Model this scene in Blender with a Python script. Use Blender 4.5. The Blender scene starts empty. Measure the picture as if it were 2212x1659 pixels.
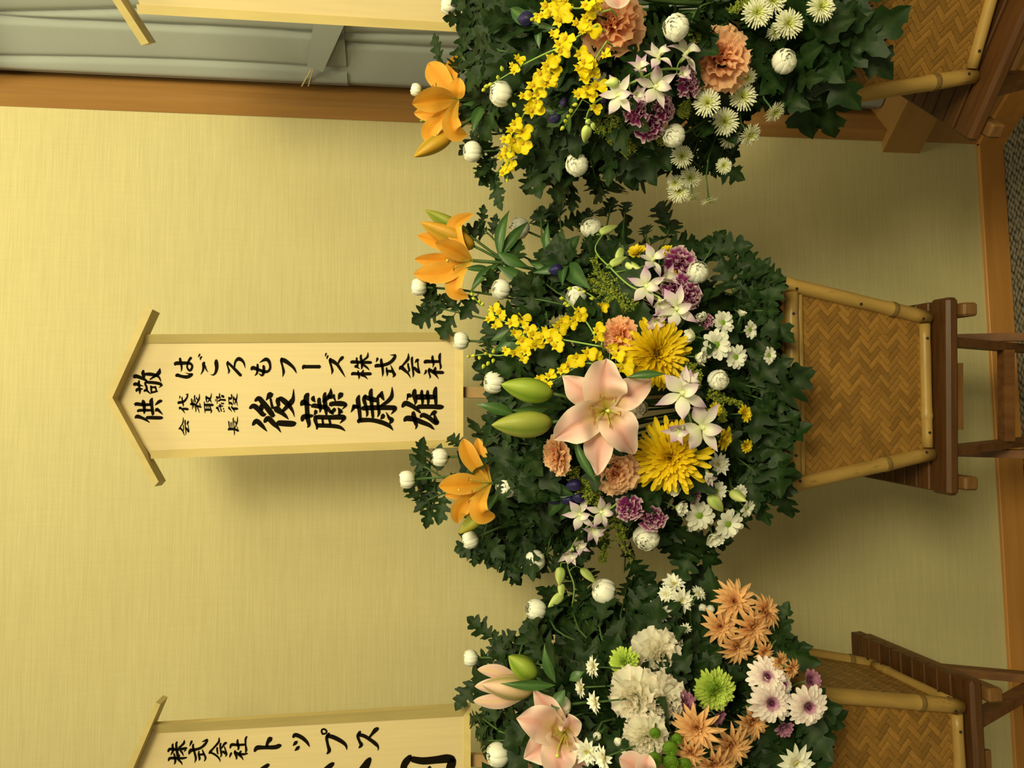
import bpy, math, random
from mathutils import Vector, Matrix
from math import sin, cos, pi, radians, sqrt, atan2

# ------------------------------------------------------------------ camera, light, exposure
FPX, IW, IH = 1661.0, 2212.0, 1659.0
YAW, PITCH, CAMD, CAMH = radians(4.6), radians(6.8), 1.9, 1.60
EYE = Vector((0, -CAMD, CAMH))
FW = Vector((cos(PITCH)*sin(YAW), cos(PITCH)*cos(YAW), -sin(PITCH)))
RT = Vector((cos(YAW), -sin(YAW), 0))
UP = RT.cross(FW)
scn = bpy.context.scene
cam = bpy.data.cameras.new('camera')
cam.sensor_fit = 'HORIZONTAL'; cam.sensor_width = 36.0; cam.lens = FPX/IW*36.0; cam.clip_start = .05
camo = bpy.data.objects.new('camera', cam); scn.collection.objects.link(camo)
mw = Matrix.Identity(4)
for i, ax in enumerate((-UP, RT, -FW)):          # the phone was held sideways: image left is up in the room
    for r in range(3): mw[r][i] = ax[r]
mw.translation = EYE
camo.matrix_world = mw
scn.camera = camo
scn.view_settings.view_transform = 'Standard'; scn.view_settings.look = 'None'
scn.view_settings.gamma = 1.0; scn.view_settings.use_curve_mapping = False
scn.view_settings.exposure = 0.0
world = bpy.data.worlds.new('room_ambient'); scn.world = world; world.use_nodes = True
bg = world.node_tree.nodes['Background']
bg.inputs[0].default_value = (1.0, .88, .50, 1); bg.inputs[1].default_value = .25
def area(name, loc, size, power, target, col=(1, .915, .535)):
    l = bpy.data.lights.new(name, 'AREA'); l.shape = 'DISK'; l.size = size; l.energy = power; l.color = col
    o = bpy.data.objects.new(name, l); scn.collection.objects.link(o); o.location = loc
    o.rotation_euler = (Vector(target)-Vector(loc)).to_track_quat('-Z', 'Y').to_euler()
area('ceiling_or_fill_lamp', (.80, -3.2, 2.75), 1.0, 74, (.1, -.3, .9))
area('ceiling_or_fill_lamp', (1.5, -2.2, 2.9), .8, 14, (.7, -.2, 1.4))  # added fill lamp: brightens the window reveal and the boards' right edges
area('ceiling_or_fill_lamp', (-1.3, -4.0, 2.75), 1.4, 10, (-.3, -.3, 1.0))  # weak fill added from the left, stands for no known fitting
area('ceiling_or_fill_lamp', (.50, -1.0, 3.9), .8, 30, (.45, -.4, 0))

# ------------------------------------------------------------------ helpers
rng = random.Random(11)
COL = scn.collection
def ray(px, py): return FW - UP*((px-IW/2)/FPX) - RT*((py-IH/2)/FPX)
def at(px, py, Y):
    r = ray(px, py); return EYE + r*((Y+CAMD)/r.y)
def on_plane(px, py, p0, n):
    r = ray(px, py); return EYE + r*((p0-EYE).dot(n)/r.dot(n))
def mpp(P): return (P-EYE).dot(FW)/FPX           # metres per pixel there
def idir(dx, dy, tw=0.0): return (-UP*dx - RT*dy - FW*tw).normalized()
def tag(o, label=None, cat=None, group=None, kind=None):
    if label: o['label'] = label
    if cat: o['category'] = cat
    if group: o['group'] = group
    if kind: o['kind'] = kind
    return o
def thing(name, label, cat, loc, group=None):
    o = bpy.data.objects.new(name, None); COL.objects.link(o); o.location = loc
    o.empty_display_size = .02
    return tag(o, label, cat, group)
def mesh(name, vs, fs, mat=None, smooth=True, cols=None, uvs=None):
    m = bpy.data.meshes.new(name)
    m.from_pydata([tuple(v) for v in vs], [], fs)
    if mat: m.materials.append(mat)
    if smooth: m.polygons.foreach_set('use_smooth', [True]*len(m.polygons))
    if cols:
        a = m.color_attributes.new('Col', 'FLOAT_COLOR', 'POINT')
        a.data.foreach_set('color', [c for k in cols for c in (k[0], k[1], k[2], 1.0)])
    if uvs:
        u = m.uv_layers.new(name='UVMap')
        li = [0]*len(m.loops); m.loops.foreach_get('vertex_index', li)
        u.data.foreach_set('uv', [c for i in li for c in uvs[i]])
    return m
def inst(name, me, parent=None, M=None):
    """object showing mesh me, placed by world matrix M, child of parent (parents are never rotated)"""
    o = bpy.data.objects.new(name, me); COL.objects.link(o)
    if M is None: M = Matrix.Identity(4)
    if parent is not None:
        o.parent = parent
        o.matrix_basis = Matrix.Translation(-WLOC(parent)) @ M if not has_rot(parent) else WM(parent).inverted() @ M
    else: o.matrix_basis = M
    return o
def WM(o):
    m = o.matrix_basis.copy()
    while o.parent: o = o.parent; m = o.matrix_basis @ m
    return m
def WLOC(o): return WM(o).translation
def has_rot(o):
    return True
def frame(z, x=None):
    z = z.normalized(); x = Vector(x) if x is not None else Vector((1, 0, 0))
    if abs(x.normalized().dot(z)) > .98: x = Vector((0, 0, 1))
    x = (x - z*x.dot(z)).normalized(); y = z.cross(x)
    m = Matrix.Identity(4)
    for r in range(3): m[r][0], m[r][1], m[r][2] = x[r], y[r], z[r]
    return m
def place(P, z, x=None, s=1.0):
    return Matrix.Translation(P) @ frame(z, x) @ Matrix.Diagonal((s, s, s, 1))
RX = lambda a: Matrix.Rotation(a, 4, 'X')
RY = lambda a: Matrix.Rotation(a, 4, 'Y')
RZ = lambda a: Matrix.Rotation(a, 4, 'Z')
TR = lambda x, y, z: Matrix.Translation((x, y, z))

class MB:
    """collects geometry for one mesh"""
    def __init__(s): s.v, s.f, s.c = [], [], []
    def add(s, vs, fs, cols=None):
        b = len(s.v); s.v += [Vector(v) for v in vs]; s.f += [tuple(i+b for i in f) for f in fs]
        if cols: s.c += cols
    def box(s, x0, x1, y0, y1, z0, z1, M=None, bev=0.0):
        if bev:
            b = bev; vs = []; 
            for sx, sy, sz in [(a, c, d) for a in (0, 1) for c in (0, 1) for d in (0, 1)]:
                X, Y, Z = (x0, x1)[sx], (y0, y1)[sy], (z0, z1)[sz]
                dx, dy, dz = (b, -b)[sx], (b, -b)[sy], (b, -b)[sz]
                vs += [(X, Y+dy, Z+dz), (X+dx, Y, Z+dz), (X+dx, Y+dy, Z)]
            I = lambda a, c, d, k: ((a*2+c)*2+d)*3+k
            fs = []
            for a in (0, 1):
                fs.append([I(a,0,0,0), I(a,1,0,0), I(a,1,1,0), I(a,0,1,0)])
                fs.append([I(0,a,0,1), I(1,a,0,1), I(1,a,1,1), I(0,a,1,1)])
                fs.append([I(0,0,a,2), I(1,0,a,2), I(1,1,a,2), I(0,1,a,2)])
            for c in (0, 1):
                for d in (0, 1):
                    fs.append([I(0,c,d,1), I(1,c,d,1), I(1,c,d,2), I(0,c,d,2)])
                    fs.append([I(c,0,d,0), I(c,1,d,0), I(c,1,d,2), I(c,0,d,2)])
                    fs.append([I(c,d,0,0), I(c,d,1,0), I(c,d,1,1), I(c,d,0,1)])
                    for a in (0, 1): fs.append([I(a,c,d,0), I(a,c,d,1), I(a,c,d,2)])
        else:
            vs = [(x, y, z) for x in (x0, x1) for y in (y0, y1) for z in (z0, z1)]
            fs = [(0,1,3,2), (4,6,7,5), (0,4,5,1), (2,3,7,6), (0,2,6,4), (1,5,7,3)]
        if M is not None: vs = [M @ Vector(v) for v in vs]
        s.add(vs, fs)
        return s
    def tube(s, pts, rad, n=6, caps=True):
        pts = [Vector(p) for p in pts]; k = len(pts); rings = []
        x = None; b = len(s.v)
        for i, p in enumerate(pts):
            t = (pts[min(i+1, k-1)]-pts[max(i-1, 0)])
            t = t.normalized() if t.length > 1e-9 else Vector((0, 0, 1))
            if x is None: x = t.orthogonal().normalized()
            x = (x - t*x.dot(t)).normalized(); y = t.cross(x)
            r = rad[i] if isinstance(rad, (list, tuple)) else rad
            for j in range(n):
                a = 2*pi*j/n; s.v.append(p + x*(cos(a)*r) + y*(sin(a)*r))
        for i in range(k-1):
            for j in range(n):
                s.f.append((b+i*n+j, b+i*n+(j+1) % n, b+(i+1)*n+(j+1) % n, b+(i+1)*n+j))
        if caps:
            s.f.append(tuple(b+j for j in reversed(range(n)))); s.f.append(tuple(b+(k-1)*n+j for j in range(n)))
        return s
    def obj(s, name, mat, parent=None, smooth=False, M=None, mesh_name=None):
        """vertices are world coordinates unless M is given"""
        import bmesh
        org = Vector((0, 0, 0))
        if M is None:
            lo = Vector([min(v[i] for v in s.v) for i in range(3)]); hi = Vector([max(v[i] for v in s.v) for i in range(3)])
            org = (lo+hi)/2; org.z = lo.z
            me = mesh(mesh_name or name, [v-org for v in s.v], s.f, mat, smooth, s.c or None)
            M = Matrix.Translation(org)
        else:
            me = mesh(mesh_name or name, s.v, s.f, mat, smooth, s.c or None)
        bm = bmesh.new(); bm.from_mesh(me); bmesh.ops.recalc_face_normals(bm, faces=bm.faces); bm.to_mesh(me); bm.free()
        return inst(name, me, parent, M)
def bez(a, b, c, d, n):
    out = []
    for i in range(n+1):
        t = i/n; u = 1-t
        out.append(a*u**3 + b*(3*u*u*t) + c*(3*u*t*t) + d*t**3)
    return out
def spline(pts, per=5):
    out = []; k = len(pts)
    for i in range(k-1):
        p0, p1, p2, p3 = pts[max(i-1, 0)], pts[i], pts[i+1], pts[min(i+2, k-1)]
        for j in range(per):
            t = j/per
            out.append([.5*((2*b)+(-a+c)*t+(2*a-5*b+4*c-d)*t*t+(-a+3*b-3*c+d)*t**3) for a, b, c, d in zip(p0, p1, p2, p3)])
    out.append(list(pts[-1])); return out

# ------------------------------------------------------------------ materials
def srgb(r, g, b):
    f = lambda c: (c/255/12.92) if c <= 10 else ((c/255+.055)/1.055)**2.4
    return (f(r), f(g), f(b))
def material(name, col=None, rough=.6, spec=.3, var=0, vs=20, stretch=(1, 1, 1), bump=0, bs=60, transl=0, rnd=0, col2=None, uv=False, blotch=None):
    m = bpy.data.materials.new(name); m.use_nodes = True; nt = m.node_tree; N, L = nt.nodes, nt.links
    P = N['Principled BSDF']; out = N['Material Output']
    P.inputs['Roughness'].default_value = rough; P.inputs['Specular IOR Level'].default_value = spec
    if col is None:
        a = N.new('ShaderNodeAttribute'); a.attribute_name = 'Col'; c = a.outputs['Color']
    else:
        a = N.new('ShaderNodeRGB'); a.outputs[0].default_value = (*col, 1); c = a.outputs[0]
    tc = N.new('ShaderNodeTexCoord'); mp = N.new('ShaderNodeMapping'); mp.inputs['Scale'].default_value = stretch
    L.new(tc.outputs['UV' if uv else 'Object'], mp.inputs['Vector'])
    if var:
        n = N.new('ShaderNodeTexNoise'); n.inputs['Scale'].default_value = vs; n.inputs['Detail'].default_value = 5
        L.new(mp.outputs[0], n.inputs['Vector'])
        if col2 is not None:
            r = N.new('ShaderNodeMapRange'); r.inputs['From Min'].default_value = .5-var; r.inputs['From Max'].default_value = .5+var
            L.new(n.outputs['Fac'], r.inputs['Value'])
            x = N.new('ShaderNodeMix'); x.data_type = 'RGBA'; x.inputs['B'].default_value = (*col2, 1)
            L.new(r.outputs[0], x.inputs['Factor']); L.new(c, x.inputs['A']); c = x.outputs['Result']
        else:
            r = N.new('ShaderNodeMapRange'); r.inputs['From Min'].default_value = .25; r.inputs['From Max'].default_value = .75
            r.inputs['To Min'].default_value = 1-var; r.inputs['To Max'].default_value = 1+var
            L.new(n.outputs['Fac'], r.inputs['Value'])
            x = N.new('ShaderNodeVectorMath'); x.operation = 'SCALE'; L.new(c, x.inputs[0]); L.new(r.outputs[0], x.inputs['Scale']); c = x.outputs[0]
    if blotch:
        n = N.new('ShaderNodeTexNoise'); n.inputs['Scale'].default_value = blotch[2]; n.inputs['Detail'].default_value = 6; n.inputs['Roughness'].default_value = .7
        L.new(mp.outputs[0], n.inputs['Vector'])
        r = N.new('ShaderNodeMapRange'); r.inputs['From Min'].default_value = blotch[1]; r.inputs['From Max'].default_value = blotch[1]+.07; r.inputs['To Max'].default_value = .75
        L.new(n.outputs['Fac'], r.inputs['Value'])
        x = N.new('ShaderNodeMix'); x.data_type = 'RGBA'; x.inputs['B'].default_value = (*blotch[0], 1)
        L.new(r.outputs[0], x.inputs['Factor']); L.new(c, x.inputs['A']); c = x.outputs['Result']
    if rnd:
        oi = N.new('ShaderNodeObjectInfo'); r = N.new('ShaderNodeMapRange')
        r.inputs['To Min'].default_value = 1-rnd; r.inputs['To Max'].default_value = 1+rnd
        L.new(oi.outputs['Random'], r.inputs['Value'])
        x = N.new('ShaderNodeVectorMath'); x.operation = 'SCALE'; L.new(c, x.inputs[0]); L.new(r.outputs[0], x.inputs['Scale']); c = x.outputs[0]
    L.new(c, P.inputs['Base Color'])
    if bump:
        n = N.new('ShaderNodeTexNoise'); n.inputs['Scale'].default_value = bs; n.inputs['Detail'].default_value = 4
        L.new(mp.outputs[0], n.inputs['Vector'])
        b = N.new('ShaderNodeBump'); b.inputs['Strength'].default_value = bump; b.inputs['Distance'].default_value = .002
        L.new(n.outputs['Fac'], b.inputs['Height']); L.new(b.outputs[0], P.inputs['Normal'])
    if transl:
        t = N.new('ShaderNodeBsdfTranslucent'); L.new(c, t.inputs['Color'])
        x = N.new('ShaderNodeMixShader'); x.inputs[0].default_value = transl
        L.new(P.outputs[0], x.inputs[1]); L.new(t.outputs[0], x.inputs[2]); L.new(x.outputs[0], out.inputs['Surface'])
    return m
def wallpaper(name, col):
    m = bpy.data.materials.new(name); m.use_nodes = True; nt = m.node_tree; N, L = nt.nodes, nt.links
    P = N['Principled BSDF']; P.inputs['Roughness'].default_value = .85; P.inputs['Specular IOR Level'].default_value = .15
    tc = N.new('ShaderNodeTexCoord'); outs = []
    for sc, st in ((1, (9, 9, 420)), (1, (260, 9, 14)), (1, (1.2, 1, 1.6)), (1, (14, 9, 1600))):
        mp = N.new('ShaderNodeMapping'); mp.inputs['Scale'].default_value = st; L.new(tc.outputs['Object'], mp.inputs[0])
        n = N.new('ShaderNodeTexNoise'); n.inputs['Scale'].default_value = sc; n.inputs['Detail'].default_value = 4; L.new(mp.outputs[0], n.inputs['Vector'])
        outs.append(n.outputs['Fac'])
    def mr(o, a, b):
        r = N.new('ShaderNodeMapRange'); r.inputs['From Min'].default_value = .3; r.inputs['From Max'].default_value = .7
        r.inputs['To Min'].default_value = a; r.inputs['To Max'].default_value = b; L.new(o, r.inputs['Value']); return r.outputs[0]
    f = mr(outs[0], .93, 1.05)
    for o, a, b in ((outs[1], .982, 1.016), (outs[2], .97, 1.03), (outs[3], .95, 1.04)):
        k = N.new('ShaderNodeMath'); k.operation = 'MULTIPLY'; L.new(f, k.inputs[0]); L.new(mr(o, a, b), k.inputs[1]); f = k.outputs[0]
    x = N.new('ShaderNodeVectorMath'); x.operation = 'SCALE'; x.inputs[0].default_value = col; L.new(f, x.inputs['Scale'])
    L.new(x.outputs[0], P.inputs['Base Color'])
    b = N.new('ShaderNodeBump'); b.inputs['Strength'].default_value = .25; b.inputs['Distance'].default_value = .001
    L.new(outs[0], b.inputs['Height']); L.new(b.outputs[0], P.inputs['Normal'])
    return m
def carpet(name):
    m = bpy.data.materials.new(name); m.use_nodes = True; nt = m.node_tree; N, L = nt.nodes, nt.links
    P = N['Principled BSDF']; P.inputs['Roughness'].default_value = .95; P.inputs['Specular IOR Level'].default_value = .05
    tc = N.new('ShaderNodeTexCoord'); mp = N.new('ShaderNodeMapping'); mp.inputs['Rotation'].default_value = (0, 0, radians(38)); mp.inputs['Scale'].default_value = (60, 95, 1)
    L.new(tc.outputs['Object'], mp.inputs[0])
    v = N.new('ShaderNodeTexVoronoi'); v.inputs['Scale'].default_value = 1; v.inputs['Randomness'].default_value = .35; L.new(mp.outputs[0], v.inputs['Vector'])
    w = N.new('ShaderNodeTexNoise'); w.inputs['Scale'].default_value = 1.3; L.new(mp.outputs[0], w.inputs['Vector'])
    k = N.new('ShaderNodeMath'); k.operation = 'MULTIPLY_ADD'; k.inputs[1].default_value = .5; L.new(w.outputs['Fac'], k.inputs[0]); L.new(v.outputs['Distance'], k.inputs[2])
    r = N.new('ShaderNodeValToRGB'); r.color_ramp.elements[0].position = .52; r.color_ramp.elements[1].position = .98
    r.color_ramp.elements[0].color = (.25, .225, .17, 1); r.color_ramp.elements[1].color = (.02, .018, .013, 1)
    L.new(k.outputs[0], r.inputs[0]); L.new(r.outputs[0], P.inputs['Base Color'])
    b = N.new('ShaderNodeBump'); b.inputs['Strength'].default_value = .8; b.inputs['Distance'].default_value = .004; b.invert = True
    L.new(v.outputs['Distance'], b.inputs['Height']); L.new(b.outputs[0], P.inputs['Normal'])
    return m
MT = dict(
    wall=wallpaper('woven_wallpaper', (.555, .485, .255)),
    carpet=carpet('flecked_carpet'),
    trim=material('oak_trim', (.37, .185, .055), .45, .35, .14, 5, (10, 10, .6), .03, 90),
    base=material('oak_baseboard', (.50, .225, .055), .4, .4, .14, 5, (.6, 10, 10), .03, 90),
    apron=material('oak_apron', (.35, .19, .06), .5, .3, .10, 4, (1, 1, 10)),
    curtain=material('grey_curtain', (.33, .35, .335), .8, .2, .05, 6, bump=.1, bs=300),
    cord=material('beige_cord', (.6, .5, .3), .8),
    darkwood=material('stained_wood', (.085, .033, .009), .42, .4, .3, 7, (1.5, 14, 14), .06, 80, rnd=.22),
    legwood=material('worn_wood', (.15, .06, .018), .5, .3, .3, 6, (12, 12, 1.5), .06, 80, rnd=.15),
    railwood=material('light_edge_wood', (.16, .075, .023), .5, .3, .3, 7, (1.5, 14, 14), rnd=.1),
    bamboo=material('bamboo_culm', (.40, .245, .066), .38, .4, .22, 9, (5, 5, 1), .05, 60, rnd=.08, blotch=((.15, .075, .02), .60, 11)),
    node=material('bamboo_node', (.19, .115, .035), .6, .2, .3, 60),
    hollow=material('bamboo_inside', (.12, .065, .02), .8, .1),
    strip=material('bamboo_strip', (.275, .135, .027), .40, .4, .5, 3, (1.6, 14, 1), .1, 5, rnd=.26, uv=True),
    backing=material('basket_backing', (.16, .075, .018), .8, .1),
    nail=material('iron_nail', (.03, .022, .014), .6, .3),
    panel=material('pale_board', (.70, .555, .30), .55, .25, .045, 3, (60, 1, 2.0), rnd=.02),
    bframe=material('pale_wood_edge', (.53, .415, .165), .5, .3, .08, 4, (12, 12, 2)),
    post=material('board_stake', (.48, .30, .13), .6, .2, .12, 5, (12, 12, 2)),
    ink=material('black_ink', (.010, .008, .004), 1.0, .0),
    foam=material('wet_floral_foam', (.02, .045, .015), .9, .1),
    leaf=material('mum_leaf', None, .48, .22, .22, 40, transl=.10, rnd=.22, bump=.12, bs=160),
    lance=material('lily_leaf', None, .38, .45, .15, 30, transl=.18, rnd=.12),
    stem=material('green_stem', (.055, .11, .026), .5, .35, .2, 40, rnd=.15),
    petal=material('petal', None, .55, .22, .05, 60, transl=.22, rnd=.04),
    frill=material('frilled_petal', None, .6, .15, .04, 60, transl=.42, rnd=.04),
    firm=material('firm_petal', None, .45, .3, .06, 60, transl=.08, rnd=.05),
)

# ------------------------------------------------------------------ the room
CORNER = Vector((.818, 0, 0))
WS = Vector((.607, -.794, 0)).normalized()        # along the window wall, towards the camera
WN = Vector((-WS.y, WS.x, 0)); WN = -WN if WN.y > 0 else WN   # into the room
def wbox(mb, s0, s1, n0, n1, z0, z1):
    """box in window wall coordinates"""
    vs = [CORNER + WS*s + WN*n + Vector((0, 0, z)) for s in (s0, s1) for n in (n0, n1) for z in (z0, z1)]
    mb.add(vs, [(0,1,3,2), (4,6,7,5), (0,4,5,1), (2,3,7,6), (0,2,6,4), (1,5,7,3)]); return mb
CEIL = 3.9
tag(MB().box(-2.6, CORNER.x, 0, .08, 0, CEIL).obj('wall_back', MT['wall']), 'beige woven fabric wallpaper wall behind the flower stands', 'wall', kind='structure')
tag(MB().box(-2.6, 2.6, -3.2, .2, -.05, 0).obj('floor', MT['carpet']), 'dark flecked loop carpet floor', 'floor', kind='structure')
tag(MB().box(-2.6, CORNER.x, -.012, -.0003, 0, .0745, bev=.002).obj('baseboard_back', MT['base']), 'orange wooden baseboard along the wallpapered wall', 'baseboard', kind='structure')
m = MB(); wbox(m, 0, 1.9, -.14, 0, 0, .245); wbox(m, 0, 1.9, -.14, -.0, 2.66, CEIL); wbox(m, 1.6, 1.9, -.14, 0, .245, 2.66)
tag(m.obj('wall_right', MT['apron']), 'wood faced angled wall holding the curtained window', 'wall', kind='structure')
tag(wbox(MB(), .001, 1.9, .0004, .012, 0, .0745).obj('baseboard_right', MT['base']), 'orange wooden baseboard under the window', 'baseboard', kind='structure')
win = thing('window_1', 'wood framed curtained window in the angled wall', 'window', CORNER+Vector((0, 0, .245))); tag(win, kind='structure')
wbox(MB(), 0, .032, -.135, .003, .35, 2.66).obj('window_frame', MT['trim'], win)
wbox(MB(), -.03, 1.6, 0, .026, .245, .352).obj('sill_apron', MT['apron'], win)
wbox(MB(), .0, 1.6, -.135, 0.0, .246, .352).obj('sill_board', MT['apron'], win)
wbox(MB(), 0, 1.6, -.139, -.136, .352, 2.66).obj('pane', material('dark_glass', (.05, .055, .06), .1, .5), win)
# curtain: a pleated upper cloth that ends in a stitched hem, a second cloth behind it down to the sill
cur = thing('curtain', 'blue grey gathered curtain hanging inside the wooden window frame', 'curtain', CORNER+WS*.5+WN*-.09+Vector((0, 0, .352)))
def cloth(name, z0, z1, n0, amp, creases, s0=.042, s1=1.58):
    """gathered cloth: soft waves plus sharp slanting creases (position, slope, depth)"""
    vs, fs = [], []; NS, NZ = 340, 24
    for i in range(NS+1):
        u = i/NS; s = s0+(s1-s0)*(u**1.6)
        for j in range(NZ+1):
            t = j/NZ; z = z0+(z1-z0)*t
            d = amp*(sin(s*17+1.2+1.1*t)*.6+.4*sin(s*31+2-1.7*t))
            for c, sl, dp in creases:
                e = (s-c-sl*(t-.5)-.012*sin(2.6*t+c*9))
                d -= dp*(math.exp(-(e/.006)**2)+.8*math.exp(-abs(e)/.02)*(1 if e > 0 else .15))
            d += .03*math.exp(-((s-s0)/.012)**2)*-1
            vs.append(CORNER+WS*s+WN*(n0+d)+Vector((0, 0, z)))
    for i in range(NS):
        for j in range(NZ):
            a = i*(NZ+1)+j; fs.append((a, a+1, a+NZ+2, a+NZ+1))
    mb = MB(); mb.add(vs, fs); return mb.obj(name, MT['curtain'], cur, True)
cloth('upper_cloth', 1.78, 2.66, -.062, .005, [(.085, .0, .006), (.175, .02, .010), (.215, -.05, .009), (.265, .03, .012), (.30, -.02, .008), (.52, .04, .01), (.7, 0, .01), (.95, .05, .01), (1.2, 0, .01)])
cloth('lower_cloth', .356, 1.80, -.066, .005, [(.15, .03, .007), (.21, -.04, .006), (.30, .02, .009), (.42, -.03, .008), (.6, 0, .01), (.85, .05, .01), (1.1, 0, .01)])
P0 = CORNER+WN*-.046
hem = [on_plane(x, y, P0, WN) for x, y in ((663, 142), (697, 156), (742, 58), (758, -40), (700, -50), (677, 52))]
mb = MB(); mb.add(hem+[h+WN*-.006 for h in hem], [tuple(range(6)), tuple(range(11, 5, -1))]+[(i, (i+1) % 6, 6+(i+1) % 6, 6+i) for i in range(6)])
mb.obj('hem_flap', MT['curtain'], cur)
cd = thing('tie_cord', 'thin beige cord tied from the curtain hem to the frame', 'cord', on_plane(650, 183, P0, WN))
for dx in (0, 14):
    MB().tube([on_plane(672+dx*.3, 151, P0, WN), on_plane(652+dx, 186, CORNER+WN*-.07, WN)], .0016, 5).obj('strand', MT['cord'], cd)

# ------------------------------------------------------------------ stools and bamboo baskets
def quad_bar(mb, p, q, side, w, h):
    """bar from p to q with width w along side and thickness h across"""
    p, q, side = Vector(p), Vector(q), Vector(side).normalized(); t = (q-p).normalized(); o = t.cross(side).normalized()
    vs = [e + side*(a*w/2) + o*(b*h/2) for e in (p, q) for a in (-1, 1) for b in (-1, 1)]
    mb.add(vs, [(0,1,3,2), (4,6,7,5), (0,4,5,1), (2,3,7,6), (0,2,6,4), (1,5,7,3)]); return mb
SW, SD, SZ = .372, .40, .60
SLATS = 9
def make_stool():
    d = []
    front = .056; rest = (SD-front)/SLATS
    for i in range(SLATS):
        y0 = -SD/2+front+i*rest
        d.append(('slat', MB().box(-SW/2, SW/2, y0+.0016, y0+rest-.0016, SZ-.017, SZ, bev=.0022), 'darkwood'))
    d.append(('front_slat', MB().box(-SW/2-.004, SW/2+.004, -SD/2, -SD/2+front-.0016, SZ-.024, SZ, bev=.006), 'darkwood'))
    for sx in (-1, 1):
        d.append(('side_rail', MB().box(sx*.166-.013, sx*.166+.013, -SD/2-.012, SD/2+.004, SZ-.054, SZ-.025, bev=.004), 'railwood'))
        d.append(('side_board', MB().box(sx*(SW/2-.006)-.006, sx*(SW/2-.006)+.006, -SD/2+.06, SD/2, SZ-.0255, SZ-.0175), 'railwood'))
        d.append(('leg', quad_bar(MB(), (sx*.128, .13, SZ-.05), (sx*.128, -.19, 0), (1, 0, 0), .018, .030), 'legwood'))
        d.append(('leg', quad_bar(MB(), (sx*.106, -.165, SZ-.025), (sx*.106, .19, 0), (1, 0, 0), .018, .030), 'legwood'))
    d.append(('crossbar', MB().box(-.098, .098, -.05, -.03, .335, .36), 'legwood'))
    d.append(('crossbar', MB().box(-.098, .098, .10, .124, .10, .128), 'legwood'))
    d.append(('crossbar', MB().box(-.12, .12, -.135, -.115, .10, .128), 'legwood'))
    d.append(('front_plate', MB().box(-.064, .064, -SD/2+.006, -SD/2+.014, SZ-.036, SZ-.0245), 'railwood'))
    import bmesh
    out = []
    for n, mb, mt in d:
        me = mesh(n, mb.v, mb.f, MT[mt], False)
        bm = bmesh.new(); bm.from_mesh(me); bmesh.ops.recalc_face_normals(bm, faces=bm.faces); bm.to_mesh(me); bm.free()
        out.append((n, me))
    return out
STOOL = make_stool()
STOOLS = [((.10, -.345, 0), -4.2, 'dark slatted wooden stool under the middle bamboo basket'),
          ((-.628, -.364, 0), 0.0, 'dark slatted wooden stool under the basket with the green pompon flowers'),
          ((.824, -.613, 0), -42, 'dark slatted wooden stool turned beside the curtained window')]
for loc, rz, lab in STOOLS:
    r = thing('slatted_stool', lab, 'stool', loc, 'slatted stools under the baskets'); r.rotation_euler = (0, 0, radians(rz))
    for n, me in STOOL:
        o = bpy.data.objects.new(n, me); COL.objects.link(o); o.parent = r

HB, HT, BH = .131, .185, .325
SLANT = sqrt(BH**2+(HT-HB)**2)
def culm(length, r, nodes, ends=(1, 1), seed=0):
    """bamboo pole along +Z from 0, hollow at the top"""
    q = random.Random(seed); zs = set([0, length])
    for k in range(1, 9): zs.add(length*k/9)
    for n in nodes: zs |= {n*length+e for e in (-.006, -.002, 0, .002, .006)}
    zs = sorted(z for z in zs if 0 <= z <= length)
    rad = []
    for z in zs:
        b = r*(1+q.uniform(-.03, .03))
        for n in nodes:
            e = abs(z-n*length)
            if e < .0025: b = r*1.13
            elif e < .007: b = r*1.05
        rad.append(b)
    mb = MB().tube([(0, 0, z) for z in zs], rad, 14, caps=False)
    b = len(mb.v); n = 14
    mb.f.append(tuple(j for j in reversed(range(n))))
    for rr, dz in ((.78, 0), (.74, -.012)):
        for j in range(n):
            a = 2*pi*j/n; src = mb.v[(len(zs)-1)*n+j]
            mb.v.append(Vector((src.x*rr, src.y*rr, length+dz)))
    for k in range(2):
        p = (len(zs)-1)*n if k == 0 else b; c = b+k*n
        for j in range(n): mb.f.append((p+j, p+(j+1) % n, c+(j+1) % n, c+j))
    mb.f.append(tuple(b+n+j for j in range(n)))
    return mb
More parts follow.
